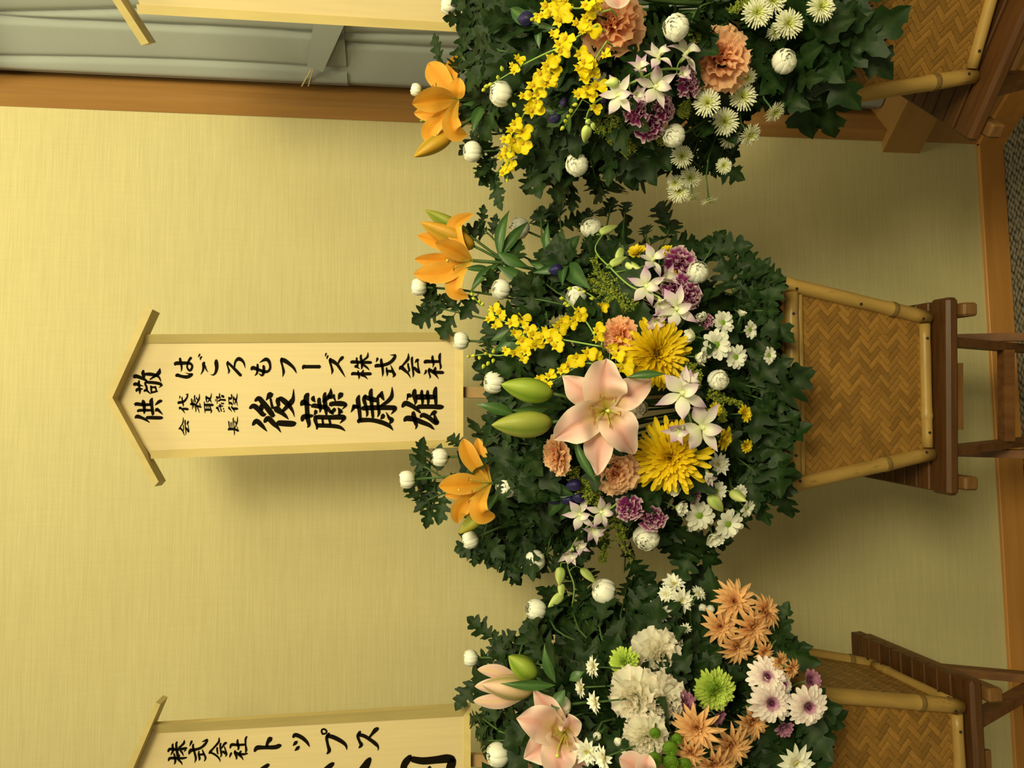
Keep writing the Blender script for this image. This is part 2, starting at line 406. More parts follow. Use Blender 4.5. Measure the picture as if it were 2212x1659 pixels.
def make_weave():
    """2-D twill of flat strips clipped to the panel; returns list of strip meshes in panel coordinates (x, height, out)"""
    q = .0106; res = []; N = 60; s2 = sqrt(.5)
    def inside(x, y): return -.003 < y < SLANT+.003 and abs(x) < HB+(HT-HB)*y/SLANT-.004
    for fam in (0, 1):
        for i in range(-N, N):
            run = []
            for j in range(-N, N):
                a, b = (i, j) if fam == 0 else (j, i)
                u, v = (a+.5)*q, (b+.5)*q              # a counts across family 0, b along it
                x, y = (v-u)*s2, (v+u)*s2
                if inside(x, y): run.append((j, ((a+b) % 6 < 3) == (fam == 0)))
            if len(run) < 2: continue
            pts = []; k = 0
            while k < len(run):
                e = k
                while e+1 < len(run) and run[e+1][1] == run[k][1]: e += 1
                h = .0015 if run[k][1] else -.0009
                pts.append(((run[k][0]+.06)*q, h)); pts.append(((run[e][0]+.94)*q, h)); k = e+1
            vs, fs, uv = [], [], []; c = (i+.5)*q; w = q*.475
            for p, h in pts:
                for sd in (-1, 0, 1):
                    o = c+sd*w
                    x, y = ((p-o)*s2, (p+o)*s2) if fam == 0 else ((o-p)*s2, (o+p)*s2)
                    vs.append((x, y, h+(.0004 if sd == 0 else 0))); uv.append((p/.05+i*3.7, (sd+1)/2+i*1.3))
            for k in range(len(pts)-1):
                for s in (0, 1):
                    a = k*3+s; fs.append((a, a+3, a+4, a+1) if fam == 1 else (a, a+1, a+4, a+3))
            res.append(mesh('strip', vs, fs, MT['strip'], False, None, uv))
    return res
WEAVE = make_weave()
BACK = mesh('panel', [(-HB, 0, -.004), (HB, 0, -.004), (HT, SLANT, -.004), (-HT, SLANT, -.004), (-HB, 0, -.007), (HB, 0, -.007), (HT, SLANT, -.007), (-HT, SLANT, -.007)],
            [(0, 1, 2, 3), (7, 6, 5, 4), (0, 4, 5, 1), (1, 5, 6, 2), (2, 6, 7, 3), (3, 7, 4, 0)], MT['backing'], False)
tilt = atan2(HT-HB, BH)
PANEL_M = TR(0, -HB, 0) @ RX(pi/2+tilt)          # panel x -> x, y -> up the slope, z -> out of the basket
NAIL = MB().tube([(0, 0, 0), (0, 0, .0015)], .0027, 8)
NAIL_ME = mesh('nail', NAIL.v, NAIL.f, MT['nail'], False)
def make_basket(loc, rz, label, seed):
    r = thing('bamboo_basket', label, 'basket', loc, 'bamboo baskets on the stools')
    r.rotation_euler = (0, 0, radians(rz)); q = random.Random(seed)
    B = Matrix.Translation(loc) @ RZ(radians(rz))
    for k in range(4):
        PM = B @ RZ(k*pi/2) @ PANEL_M
        p = inst('panel', BACK, r, PM)
        for me in WEAVE:
            o = bpy.data.objects.new('strip', me); COL.objects.link(o); o.parent = p
        # corner post between this side and the next
        a = B @ RZ(k*pi/2) @ Vector((HB+.002, -HB-.002, .0)); t = B @ RZ(k*pi/2) @ Vector((HT+.002, -HT-.002, BH)); dv = (t-a)
        ln = dv.length+.016
        mb = culm(ln, .0138, [q.uniform(.15, .85)], seed=seed+k)
        me = mesh('corner_post', mb.v, mb.f, MT['bamboo'], True); me.materials.append(MT['hollow']); me.materials.append(MT['node'])
        n = len(me.polygons); me.polygons[n-1].material_index = 1
        PMc = place(a, dv, B.to_3x3() @ Vector((1, 0, 0))) @ RZ(q.uniform(0, 6))
        po = inst('corner_post', me, r, PMc)
        zs = [v for v in mb.v]
        for pl in me.polygons:
            rr = [sqrt(me.vertices[i].co.x**2+me.vertices[i].co.y**2) for i in pl.vertices]
            if min(rr) > .0138*1.035: pl.material_index = 2
        for zf in (.06, .5, .93):
            for dirv in (Vector((-.55, -1, 0)), Vector((1, .55, 0))):
                if q.random() < .4: continue
                dw = (B @ RZ(k*pi/2)).to_3x3() @ dirv.normalized()
                inst('nail', NAIL_ME, po, place(a+dv*zf+dw*.0134, dw))
        # rails on this face
        for nm, zf, rad, off in (('bottom_rail', .03, .0105, .004), ('top_rail', .955, .0125, .006), ('top_trim', .895, .0062, .002)):
            hw = HB+(HT-HB)*zf; yy = -(hw)-off
            p0 = B @ RZ(k*pi/2) @ Vector((-hw+.012, yy, BH*zf)); p1 = B @ RZ(k*pi/2) @ Vector((hw-.012, yy, BH*zf))
            mb = culm((p1-p0).length, rad, [q.uniform(.2, .8)] if nm != 'top_trim' else [], seed=seed+9+k)
            me = mesh(nm, mb.v, mb.f, MT['bamboo'], True)
            ro = inst(nm, me, r, place(p0, p1-p0, (0, 0, 1)))
            if nm != 'top_trim':
                for xf in (.12, .88):
                    dw = (B @ RZ(k*pi/2)).to_3x3() @ Vector((0, -1, .15)).normalized()
                    inst('nail', NAIL_ME, ro, place(p0+(p1-p0)*xf+dw*rad*.98, dw))
    mb = MB(); k0, k1, z1 = HB-.012, HT-.035, .27
    mb.add([(-k0, -k0, .004), (k0, -k0, .004), (k0, k0, .004), (-k0, k0, .004), (-k1, -k1, z1), (k1, -k1, z1), (k1, k1, z1), (-k1, k1, z1)],
           [(3, 2, 1, 0), (4, 5, 6, 7), (0, 1, 5, 4), (1, 2, 6, 5), (2, 3, 7, 6), (3, 0, 4, 7)])
    f = mb.obj('foam_filling', MT['foam'], r, False, B)
    return B
BASKETS = [make_basket((.115, -.371, .609), -2.5, 'woven bamboo basket on the middle stool below the upright name board', 1),
           make_basket((-.621, -.409, .609), 0, 'woven bamboo basket holding the green pompon and bronze flowers', 21),
           make_basket((.839, -.62, .609), -30, 'woven bamboo basket turned beside the curtained window', 41)]

# ------------------------------------------------------------------ name boards with brush writing
def make_board(label, p0, n, panel, strips, roof, stake, chars):
    n = n.normalized()
    Q = lambda x, y, off: on_plane(x, y, p0, n)+n*off
    low = Q(stake[2][0], (stake[2][1]+stake[3][1])/2, -.008)
    r = thing('name_board', label, 'sign', low, 'wooden name boards')
    def prism(name, pts, offs, back, mat, parent):
        k = len(pts); mb = MB()
        mb.add([Q(x, y, o) for (x, y), o in zip(pts, offs)]+[Q(x, y, back) for x, y in pts],
               [tuple(range(k)), tuple(range(2*k-1, k-1, -1))]+[(i, (i+1) % k, k+(i+1) % k, k+i) for i in range(k)])
        return mb.obj(name, mat, parent)
    pan = prism('panel', panel, [0]*len(panel), -.007, MT['panel'], r)
    for s in strips: prism('edge_strip', s, (.011, .011, .002, .002), -.0068, MT['bframe'], r)
    for s in roof: prism('roof_bar', s, [.03]*4, -.012, MT['bframe'], r)
    prism('stake', stake, [-.008]*4, -.02, MT['post'], r)
    for ox, oy, sc, strokes in chars:
        mb = MB()
        for st in strokes:
            g = [[ox+p[0]*10/sc, oy+p[1]*10/sc, p[2]*10/sc] for p in st]
            c = spline(g, 5); L, R = [], []
            for i, (x, y, w) in enumerate(c):
                a, b = c[max(i-1, 0)], c[min(i+1, len(c)-1)]
                tx, ty = b[0]-a[0], b[1]-a[1]; l = sqrt(tx*tx+ty*ty) or 1; tx, ty = tx/l, ty/l
                w = max(w, .3)
                if i == 0: first = (x-tx*w*.32, y-ty*w*.32); k = .78
                elif i == len(c)-1: last = (x+tx*w*.32, y+ty*w*.32); k = .78
                else: k = 1
                L.append((x-ty*w/2*k, y+tx*w/2*k)); R.append((x+ty*w/2*k, y-tx*w/2*k))
            off = .0006
            vs = [Q(*first, off)]+[Q(*p, off) for p in L]+[Q(*last, off)]+[Q(*p, off) for p in R]
            m_ = len(L); fs = [(0, 1, m_+2), (m_, m_+1, 2*m_+1)]
            for i in range(m_-1): fs.append((1+i, 2+i, m_+3+i, m_+2+i))
            mb.add(vs, fs)
        mb.obj('character', MT['ink'], pan)
    return r
def S(t):
    """strokes: 'x,y,w x,y,w | ...' in tenths of a crop pixel"""
    return [[tuple(float(v) for v in p.split(',')) for p in s.split()] for s in t.split('|')]
K8, K6, K12 = 20.74, 27.65, 13.825
MID_CHARS = [
 (280,790,K8,S('20,52,18 30,47,18 60,58,14 78,68,8|63,20,8 60,32,16 64,48,14 66,55,6|68,38,12 90,38,16 115,42,14 130,50,10 138,64,6 140,74,1|136,12,4 132,30,18 120,42,14 104,53,9 91,62,6|19,86,14 28,82,16 45,87,10 64,92,1|43,66,7 41,80,12 44,100,10 46,115,10 45,128,2|30,115,9 36,106,14 58,104,7|78,70,14 70,80,10 76,95,10 77,110,10|78,74,14 110,76,14 135,81,14 143,88,10 131,98,2|65,114,10 74,109,12 84,117,8 94,126,4|95,90,8 97,105,9 98,124,6|97,96,10 117,97,8|115,92,8 120,112,8|98,120,9 113,117,9 126,114,6')),
 (280,850,K8,S('27,52,16 32,47,17 60,50,15 95,50,12|60,30,10 62,40,17 66,65,14 66,85,9 64,92,2|102,20,6 97,35,18 100,60,14 104,88,14 102,98,5|38,82,10 42,76,13 70,75,13 98,75,11|145,33,10 135,35,15 122,45,10 114,53,2|117,80,8 123,71,15 137,83,10 149,95,2|25,110,8 35,103,18 55,109,14 75,119,11 92,132,1|75,108,12 90,108,16 135,109,16 148,108,10')),
 (370,755,K8,S('17,70,10 22,62,17 50,61,16 75,61,14 88,65,12 94,75,10 90,88,11 83,94,11 75,88,9 71,76,8 74,62,9 80,48,11 89,36,13|39,38,9 41,50,12 46,75,9 46,90,6 43,100,1|22,120,12 28,115,16 45,120,14 68,123,16 85,118,14 94,110,8 78,109,6 61,103,1')),
 (420,755,K8,S('25,20,6 21,27,7 18,36,2|33,31,6 28,38,8 26,48,2|45,57,10 41,65,14 41,80,12 37,97,8 28,112,2|47,70,6 53,90,6 62,103,1|98,46,10 98,60,18 100,80,16 96,100,12 88,112,8 80,114,5 70,111,1')),
 (480,755,K8,S('26,53,7 22,63,8 26,80,7 31,96,9 26,109,2|24,58,12 40,72,12 60,92,14 75,108,14 84,117,14|56,78,7 56,65,9 62,50,11 75,42,18 90,50,13 99,65,8 103,85,1')),
 (530,755,K8,S('27,92,8 34,82,18 60,91,14 85,99,15 100,98,12 110,87,11 111,70,11 105,52,15 93,44,17 78,50,10 62,60,1|54,65,8 55,75,11 54,95,10 51,108,9 42,117,3|81,72,11 83,85,13 81,105,13 75,116,10 66,112,6 60,106,2')),
 (590,755,K8,S('40,38,10 36,50,11 42,75,9 47,100,12 42,124,1|36,46,10 48,48,20 70,62,17 90,80,13 100,96,8 105,108,1')),
 (640,755,K8,S('29,87,8 34,77,17 45,77,16 90,77,16 104,77,16 109,77,8')),
 (690,755,K8,S('31,16,6 28,23,7 26,32,2|39,27,6 35,34,8 34,44,2|51,40,10 47,50,12 53,75,10 58,95,11 54,113,1|47,46,14 62,54,18 80,68,14 95,90,12 107,110,7 117,126,1|106,33,13 98,41,15 89,52,10 84,63,7')),
 (745,755,K8,S('29,62,8 33,56,16 60,57,14 110,58,14 120,58,8|53,36,7 53,48,10 57,65,9 56,76,8|45,80,8 50,75,14 58,81,8 68,88,1|73,24,8 71,35,11 76,60,12 76,80,9 73,90,1|103,13,3 102,30,10 94,40,10 82,48,8 76,55,8|78,66,12 90,74,11 102,84,8 110,95,1|31,115,8 36,108,15 60,109,14 110,109,15 119,109,8|59,94,6 60,108,10 64,122,9 61,134,1|83,93,8 77,104,9|72,115,10 90,121,9 103,135,1')),
 (800,755,K8,S('31,37,8 31,44,11 25,57,2|23,80,8 27,73,17 50,71,15 75,65,15 95,53,15 108,37,15 112,24,9|113,23,6 100,25,6 88,24,1|49,41,8 49,55,13 54,80,12 56,105,10 53,123,1|73,81,7 73,95,9 76,108,9 74,121,2|74,96,12 98,98,14|90,68,2 97,85,8 104,105,14 108,113,14 101,124,5')),
 (850,755,K8,S('67,16,2 66,40,13 58,52,12 44,68,9 38,76,10|26,90,6 34,80,18 50,93,15 64,106,10 73,121,5 77,130,1|65,62,8 66,75,9 70,90,10 68,100,7|85,33,7 82,45,11 85,80,9 89,110,9 86,126,1|111,46,15 103,50,12 96,61,2|108,50,7 110,75,7 114,95,9 116,106,10|89,82,12 94,84,14 105,94,15 113,104,11')),
 (895,755,K8,S('48,62,10 51,54,17 80,54,15 112,54,13|82,28,8 81,40,12 86,62,10 82,82,1|117,16,6 113,32,13 115,60,9 118,78,10 114,91,2|52,92,9 51,102,10 42,113,2|68,83,6 64,95,10 68,112,8 71,122,8 67,131,1|65,91,12 75,95,16 92,108,14 102,122,7 109,134,1|94,79,8 93,88,13 88,96,12|85,99,12 100,102,15 125,103,15 132,102,8')),
 (380,840,K6,S('23,42,7 24,50,7 20,60,2|15,90,8 18,82,17 40,79,15 55,68,13 66,52,10 71,35,9|73,30,6 65,33,6 56,33,1|37,48,6 37,62,8 42,85,9 44,97,7 42,106,2|21,122,6 25,112,14 38,123,10 47,135,7 54,147,2|40,120,12 50,119,14 68,121,15 75,120,8')),
 (380,840,K6,S('93,58,7 94,75,8 99,100,6 98,123,3|103,64,5 104,90,5 107,105,5 106,113,3|113,38,7 111,50,8 115,80,8|87,95,8 92,91,16 110,92,15 122,100,12 135,104,13 148,108,12 152,108,5|140,30,3 140,50,8 136,65,11 125,85,8 120,95,7|124,50,6 124,58,8 130,66,7|140,85,4 146,98,8|118,100,9 119,120,7 119,138,4|127,108,7 135,125,6 140,145,2')),
 (430,840,K6,S('31,77,6 33,110,6 36,143,5|32,96,15 60,96,16 80,96,15 86,95,8|34,125,14 68,125,14|45,102,4 46,120,4|55,102,4 56,120,4|64,100,6 70,122,8 74,132,9 70,145,4|43,42,7 43,55,10 45,80,5|45,52,14 60,58,12 68,70,8 75,84,2|74,26,3 72,45,7 66,58,10 56,73,6 50,83,3')),
 (430,840,K6,S('122,26,5 122,40,8 121,55,6|104,44,6 108,52,15 118,52,12|100,62,6 97,75,3|107,62,6 108,80,5 107,90,3|114,74,7 122,69,10 132,65,10 155,67,13 159,67,7|134,40,10 142,45,16 148,52,8|128,48,5 126,70,4|134,80,5 134,90,5 147,86,11|122,92,8 130,100,9 132,108,6|116,100,7 124,106,10 130,110,6|104,118,10 110,112,13 116,128,8 122,138,7|128,115,7 134,135,7|141,98,5 140,106,7|145,115,5 146,120,8 144,123,4|151,130,8 148,138,6')),
 (460,840,K6,S('111,32,7 112,45,8 112,55,8|95,49,8 99,57,15 110,58,14|94,60,5 96,85,5 97,96,3|97,86,12 105,84,14 112,90,12 118,98,2|123,45,6 124,57,12 135,65,12 140,74,8 144,90,5 147,104,2|145,28,3 143,48,7 140,62,9 134,78,7 129,96,3|121,60,5 123,85,5 122,90,3|95,105,5 97,116,12 105,125,7 112,137,3|112,102,5 114,112,11 124,125,8 132,141,2|120,115,10 128,118,16 145,118,14 149,117,8')),
 (380,890,K6,S('43,32,3 43,60,8 34,78,6 26,90,8|18,104,4 25,96,12 40,112,9 46,126,6 53,143,2|43,76,5 46,95,6 44,112,5|55,46,5 55,65,8 57,95,5 60,120,6 59,138,2|73,54,8 71,63,11 64,75,3|71,68,4 75,95,5 77,118,8|58,90,6 60,96,12 70,108,12 76,121,8')),
 (480,890,K6,S('39,55,7 40,70,7 43,95,5|50,62,5 51,92,4|58,60,5 60,92,4|67,34,6 66,50,7 69,75,5 71,95,5|38,110,6 42,102,16 68,102,15 85,107,14 95,111,14 100,111,5|76,52,6 76,60,7 86,68,8|91,27,3 91,50,7 87,68,8 80,85,6 73,97,6|88,86,3 93,100,6|70,108,5 73,125,6 71,140,2')),
 (530,830,K12,S('29,50,8 40,42,14 50,52,16 65,70,17 80,90,16 86,93,12|13,72,8 25,65,15 40,76,16 52,90,14 60,89,8|46,62,10 50,76,12|80,30,14 73,33,18 66,42,8 62,48,3|75,42,7 79,62,8 82,72,10|88,70,14 95,75,20 110,86,14 120,95,10 129,105,2|100,42,12 97,50,14 100,65,10|103,40,12 118,52,17 132,66,13 142,82,7 147,99,1|144,14,2 143,40,10 138,52,16 125,66,13 112,80,10|22,122,8 33,110,15 48,122,13 57,132,8 65,141,2|57,113,10 68,102,16 85,118,15 97,130,9 106,144,2|94,115,10 102,116,17 138,118,18 150,116,10')),
 (640,830,K12,S('36,28,10 30,40,17 32,70,14 34,100,14 38,120,11 33,130,2|14,63,8 22,54,18 36,60,8 45,63,4|17,110,8 22,98,16 40,95,12 50,94,7|53,35,4 50,44,13 57,54,2|46,68,7 53,64,14 70,67,13 90,70,14 100,80,10 110,88,9|69,42,10 68,52,12 72,72,10 70,85,2|87,25,7 84,38,12 87,65,13 90,92,7|103,12,2 102,30,14 92,42,12 80,52,10|113,31,7 112,38,8 117,50,4|96,38,12 108,40,8|138,28,10 132,33,16 125,46,2|101,62,14 110,58,14 135,58,16 148,62,10 137,75,2|113,72,9 112,78,12 100,86,4|124,70,3 132,80,12 138,84,6|130,80,10 128,92,8|57,78,9 58,84,11 53,92,3|58,95,12 57,108,12 62,125,8 61,134,6|60,98,14 100,99,14 135,98,16 143,102,12 130,117,2|78,102,7 80,120,7|98,102,8 102,120,7|62,123,13 100,124,13 125,127,12 138,133,8 146,140,2')),
 (750,830,K12,S('36,33,6 32,48,14 36,75,12 39,108,10|18,62,8 20,68,12 11,84,2|18,66,12 35,68,12|55,32,7 50,45,12 57,70,9 60,88,8 57,97,3|52,38,12 75,45,16 90,48,12|73,14,7 70,28,13 73,60,11 77,100,9|91,40,8 92,60,9 95,85,9 90,98,2|105,21,4 102,32,14 110,48,4|98,32,12 88,42,6|134,8,2 133,35,12 122,50,12 108,60,9 98,66,6|44,72,14 80,70,15 130,70,15 143,73,13 131,90,2|107,90,10 106,97,13 100,104,4|116,83,2 125,100,10 133,107,14 127,117,6|34,115,8 38,108,14 70,107,13 100,113,14 122,122,13 131,130,8 137,138,2')),
 (860,830,K12,S('12,68,8 22,57,16 40,64,14 55,74,12 67,86,5|27,30,6 32,33,14 40,36,8|30,33,8 26,48,3|50,16,10 48,30,15 52,50,11 50,62,2|55,38,17 80,38,16 110,38,14|71,18,7 70,32,11 73,50,9 72,60,6|88,19,7 88,32,11 90,50,9 89,60,6|113,9,8 110,25,14 112,45,11 113,60,9|58,70,10 65,67,14 100,67,14 125,68,15 135,67,8|46,82,8 46,92,14 52,115,12 55,125,8 51,135,1|18,110,8 27,102,17 50,105,16 70,113,15 92,122,12 103,131,7 109,136,1|66,98,8 75,92,14 92,100,14 108,113,13 117,118,12|113,82,12 105,86,12 95,94,3|108,90,6 113,108,13 120,115,10')),
]
LEFT_CHARS = [
 (355,1580,21,S('17,92,8 25,80,14 50,81,13 80,79,13 98,76,12 102,78,6|98,82,8 88,93,2|40,55,6 37,65,10 41,82,10 36,95,9 29,107,3|58,47,9 54,58,10 57,85,13 60,105,12 60,118,9|91,39,4 89,52,11 78,64,10 66,74,10|72,86,8 80,95,9 88,112,2|43,98,6 47,112,10 50,135,10 45,149,4|66,105,7 70,108,4 66,116,8|19,133,7 26,121,13 55,121,12 85,121,11 102,117,6|60,125,10 75,138,9 82,152,2')),
 (355,1580,21,S('125,42,9 121,52,10 115,66,3|111,103,6 120,86,17 140,82,13 165,74,12 185,57,12 196,38,10|195,34,6 183,42,8 170,47,2|133,56,6 130,68,10 137,95,10 143,122,10 137,142,2|157,88,6 156,105,9 160,122,10 157,132,3|158,105,10 178,103,11|172,82,5 180,102,9 187,120,9 181,135,4')),
 (440,1580,21,S('70,27,4 69,45,10 60,58,10 42,78,9 30,92,12 24,101,5|28,95,8 45,101,10 62,113,9 72,126,7 75,138,2|62,72,8 61,82,9 64,102,7|78,53,8 75,65,9 79,95,9 80,108,7 75,117,3|103,51,12 95,55,11 85,70,8 80,76,6|94,68,5 99,85,7 104,102,8 99,113,5|83,95,8 90,92,12 98,102,9')),
 (440,1580,21,S('120,76,6 127,60,14 155,61,12 186,59,11|155,35,5 153,48,11 158,70,11 156,84,6|196,22,7 190,35,10 190,60,8 193,82,11 190,95,6|126,96,9 121,107,9 117,118,3|144,85,6 142,95,12 149,115,10 148,127,4|145,95,12 160,104,14 172,116,9 180,130,2|170,88,8 163,97,10|160,102,12 180,103,11 199,99,7')),
 (540,1560,15.8,S('15,100,7 25,87,16 50,86,13 85,85,15 100,80,14 107,79,6|74,53,10 68,58,17 60,70,11 57,82,10')),
 (540,1560,15.8,S('147,52,8 155,43,14 175,51,14 190,63,12 199,75,8 203,84,2|161,65,7 155,71,12 147,80,3|168,82,7 162,89,12 153,97,3')),
 (680,1560,14.75,S('30,21,6 37,27,6 36,34,6 28,37,6 22,32,6 23,24,6 30,21,6|24,36,4 24,40,3|46,35,8 38,48,10 41,70,9 46,90,12 38,101,4|40,44,12 55,46,14 75,55,14 92,66,12 100,76,8 102,88,2')),
 (680,1560,14.75,S('145,29,8 137,43,10 142,60,9 148,72,12 140,82,4|142,40,12 158,44,12 180,58,12 195,70,12 202,80,6 201,90,2|202,19,10 193,25,14 182,38,9 174,48,7')),
 (540,1560,15.8,S('64,144,12 45,158,16 25,176,18')),
 (680,1560,14.75,S('60,130,10 50,138,16 34,152,17 20,166,16|177,114,10 170,125,20 158,145,26 142,166,26')),
 (840,1600,13.825,S('65,44,10 55,58,20 46,72,20 42,95,20 40,130,20|66,54,18 100,60,22 140,57,23 175,53,26 195,56,18|194,54,16 187,70,26 178,95,22 168,120,18|122,77,9 120,90,16 114,110,15')),
]
NB = Vector((0, -1, 0))
make_board('upright wooden name board with gabled top and two columns of brush writing', Vector((0, -.35, 0)), NB,
    [(999, 720), (999, 965), (330, 990), (246, 862), (320, 725)],
    [((1000, 719), (318, 724), (312, 742), (985, 737)), ((330, 991), (1000, 966), (985, 949), (325, 973)), ((1000, 966), (1000, 719), (985, 737), (985, 949))],
    [((240, 862), (325, 667), (341, 674), (256, 861)), ((240, 862), (256, 861), (354, 1039), (345, 1049))],
    [(997, 835), (997, 858), (1650, 866), (1650, 843)], MID_CHARS)
make_board('wooden name board tilted above the green pompon flowers with brush writing', Vector((0, -.35, 0)), NB,
    [(1014, 1521), (1014, 1772), (352, 1838), (268, 1699), (331, 1563)],
    [((1016, 1520), (329, 1562), (337, 1583), (1001, 1546)), ((352, 1839), (1016, 1773), (1001, 1757), (347, 1822)), ((1016, 1773), (1016, 1520), (1001, 1546), (1001, 1757))],
    [((262, 1699), (348, 1506), (358, 1510), (278, 1698)), ((262, 1699), (278, 1698), (376, 1880), (366, 1890))],
    [(1014, 1634), (1014, 1660), (1650, 1670), (1650, 1644)], LEFT_CHARS)
NR = Vector((-.5, -.866, 0))
make_board('plain edged wooden name board standing before the curtain', Vector((.88, -.56, 0)), NR,
    [(1024, 70), (310, 31), (252, -120), (250, -250), (1024, -250)],
    [((302, 30), (1026, 71), (1010, 51), (295, 9)), ((1026, 71), (1026, -250), (1010, -230), (1010, 51))],
    [((255, 0), (317, 97), (333, 92), (272, -2)), ((170, -137), (255, 0), (272, -2), (186, -140)), ((170, -137), (186, -140), (300, -300), (284, -306))],
    [(1020, -100), (1020, -125), (1650, -112), (1650, -88)], [])

# ------------------------------------------------------------------ petals and leaves
def mix(a, b, t): t = max(0., min(1., t)); return tuple(x+(y-x)*t for x, y in zip(a, b))
PROF = dict(
    lily=lambda t: max(0., sin(pi*min(1, t**.9)))**1.22*.97+.03*(1-t),
    wide=lambda t: (t**.55 if t < .62 else (.62**.55)*sqrt(max(0, 1-((t-.62)/.38)**2))),
    strap=lambda t: .42+.58*min(1, t/.6) if t < .72 else sqrt(max(0., 1-((t-.72)/.28)**2)),
    point=lambda t: (.4+.6*sin(pi/2*min(1, t/.5)))*(1-max(0, (t-.5)/.5)**1.8),
    slim=lambda t: max(0., sin(pi*min(1, t**1.18)))**.9*.95+.05*(1-t)*(t > .02),
    fan=lambda t: .12+.88*t**1.1,
    thin=lambda t: .7+.3*t if t < .85 else sqrt(max(0., 1-((t-.85)/.15)**2))*.98,
)
def petal_geo(L, W, prof, col, arch=0, cup=0, ruf=0, hook=0, nu=7, nv=4, zig=0, freq=9, ph=0, roll=0):
    f = PROF[prof]; vs, cs, fs = [], [], []
    for i in range(nu+1):
        t = 1-(1-i/nu)**1.9 if prof in ('strap', 'thin', 'point', 'wide') else i/nu; w = f(t)
        for j in range(nv+1):
            v = -1+2*j/nv
            z = arch*L*4*t*(1-t)+cup*W*v*v*w+hook*L*t**4+ruf*W*(v*v*.7+.3*t*t)*sin(freq*t+ph+v*2.3)*t
            x = L*t+(zig*L*sin(v*11+ph)*max(0, (t-.6)/.4) if zig else 0)
            if zig: z += ruf*W*.8*sin(v*7+ph)*t*t
            vs.append((x, W/2*w*v+roll*v*0, z)); cs.append(col(t, v))
    for i in range(nu):
        for j in range(nv):
            a = i*(nv+1)+j; fs.append((a, a+nv+1, a+nv+2, a+1))
    return vs, fs, cs
CACHE = {}
def petal_me(key, name, mat, *a, **k):
    if key not in CACHE:
        v, f, c = petal_geo(*a, **k); CACHE[key] = mesh(name, v, f, MT[mat], True, c)
    return CACHE[key]
def lathe(prof, n=10, ridges=0, amp=0):
    """prof: list of (r, z); around +Z"""
    vs, fs = [], []
    for r, z in prof:
        for j in range(n):
            a = 2*pi*j/n; q = r*(1+amp*cos(ridges*a)) if ridges else r
            vs.append((q*cos(a), q*sin(a), z))
    for i in range(len(prof)-1):
        for j in range(n): fs.append((i*n+j, i*n+(j+1) % n, (i+1)*n+(j+1) % n, (i+1)*n+j))
    fs.append(tuple(reversed(range(n)))); fs.append(tuple((len(prof)-1)*n+j for j in range(n)))
    return vs, fs
GREEN, MIDRIB = (.0105, .030, .006), (.024, .048, .012)
HALF = [(0, .012), (.12, .014), (.17, .06), (.21, .15), (.25, .21), (.29, .265), (.33, .285), (.35, .23), (.335, .125), (.39, .125), (.43, .20), (.47, .27), (.53, .335), (.585, .35), (.605, .28), (.585, .145), (.63, .13), (.67, .19), (.71, .24), (.77, .26), (.81, .24), (.815, .17), (.825, .12), (.87, .13), (.92, .08), (1, 0)]
def leaf_me(kind, seed):
    key = ('leaf', kind, seed)
    if key in CACHE: return CACHE[key]
    q = random.Random(seed*7+3); vs, cs, fs = [], [], []
    if kind == 'mum':
        wid = q.uniform(.85, 1.1); droop = q.uniform(-.1, .45); fold = q.uniform(.1, .45); tw = q.uniform(-.5, .5)
        n = len(HALF)
        sides = []
        for sd in (-1, 1):
            pts = []
            for i, (x, y) in enumerate(HALF):
                if 1 < i < n-1: x += q.uniform(-.018, .018); y *= q.uniform(.85, 1.15)
                pts.append((x, y*wid*sd))
            sides.append(pts)
        mid = [HALF[i][0]*.985 if i == 0 else 0 for i in range(n)]
        for i in range(n): mid[i] = max(mid[i-1] if i else 0, min(HALF[i][0]-HALF[i][1]*.35, .97))
        mid[-1] = .985
        def zz(x, y): return -droop*x*x+fold*abs(y)*(1-.5*abs(y))+tw*y*x*.6+.018*sin(17*x+5*y+seed)
        for i in range(n):
            vs.append((mid[i], 0, zz(mid[i], 0)-.006)); cs.append(MIDRIB)
            for k in (0, 1):
                x, y = sides[k][i]; xm = mid[i]+(x-mid[i])*.5
                vs.append((xm, y*.5, zz(xm, y*.5))); cs.append(GREEN)
                vs.append((x, y, zz(x, y))); cs.append(mix(GREEN, MIDRIB, .15))
        for i in range(n-1):
            a, b = i*5, (i+1)*5
            fs += [(a, b, b+3, a+3), (a+3, b+3, b+4, a+4), (b, a, a+1, b+1), (b+1, a+1, a+2, b+2)]
        me = mesh('leaf', vs, fs, MT['leaf'], True, cs)
    else:
        G = (.055, .135, .03) if kind == 'lance' else (.04, .10, .03)
        arch = q.uniform(.02, .12); hook = q.uniform(-.25, .05)
        v, f, c = petal_geo(1, q.uniform(.2, .3), 'lily', lambda t, v: mix((.09, .18, .05), G, abs(v)*3), arch=arch, cup=.25, hook=hook, nu=9, nv=4, ruf=.05, freq=7, ph=seed)
        me = mesh('leaf', v, f, MT['lance'], True, c)
    CACHE[key] = me; return me
def basis(P, x, z, s=1.0, sy=1.0):
    x = x.normalized(); z = z - x*z.dot(x)
    z = z.normalized() if z.length > 1e-6 else x.orthogonal().normalized(); y = z.cross(x)
    m = Matrix.Identity(4)
    for r in range(3): m[r][0], m[r][1], m[r][2], m[r][3] = x[r]*s, y[r]*s*sy, z[r]*s, P[r]
    return m
def rot(v, axis, a): return Matrix.Rotation(a, 3, axis) @ v
def put_leaf(root, P, d, nrm, size, kind='mum', q=rng):
    return inst('leaf', leaf_me(kind, q.randrange(9 if kind == 'mum' else 5)), root, basis(P, d, nrm, size, q.choice((-1, 1))*q.uniform(.85, 1.1)))
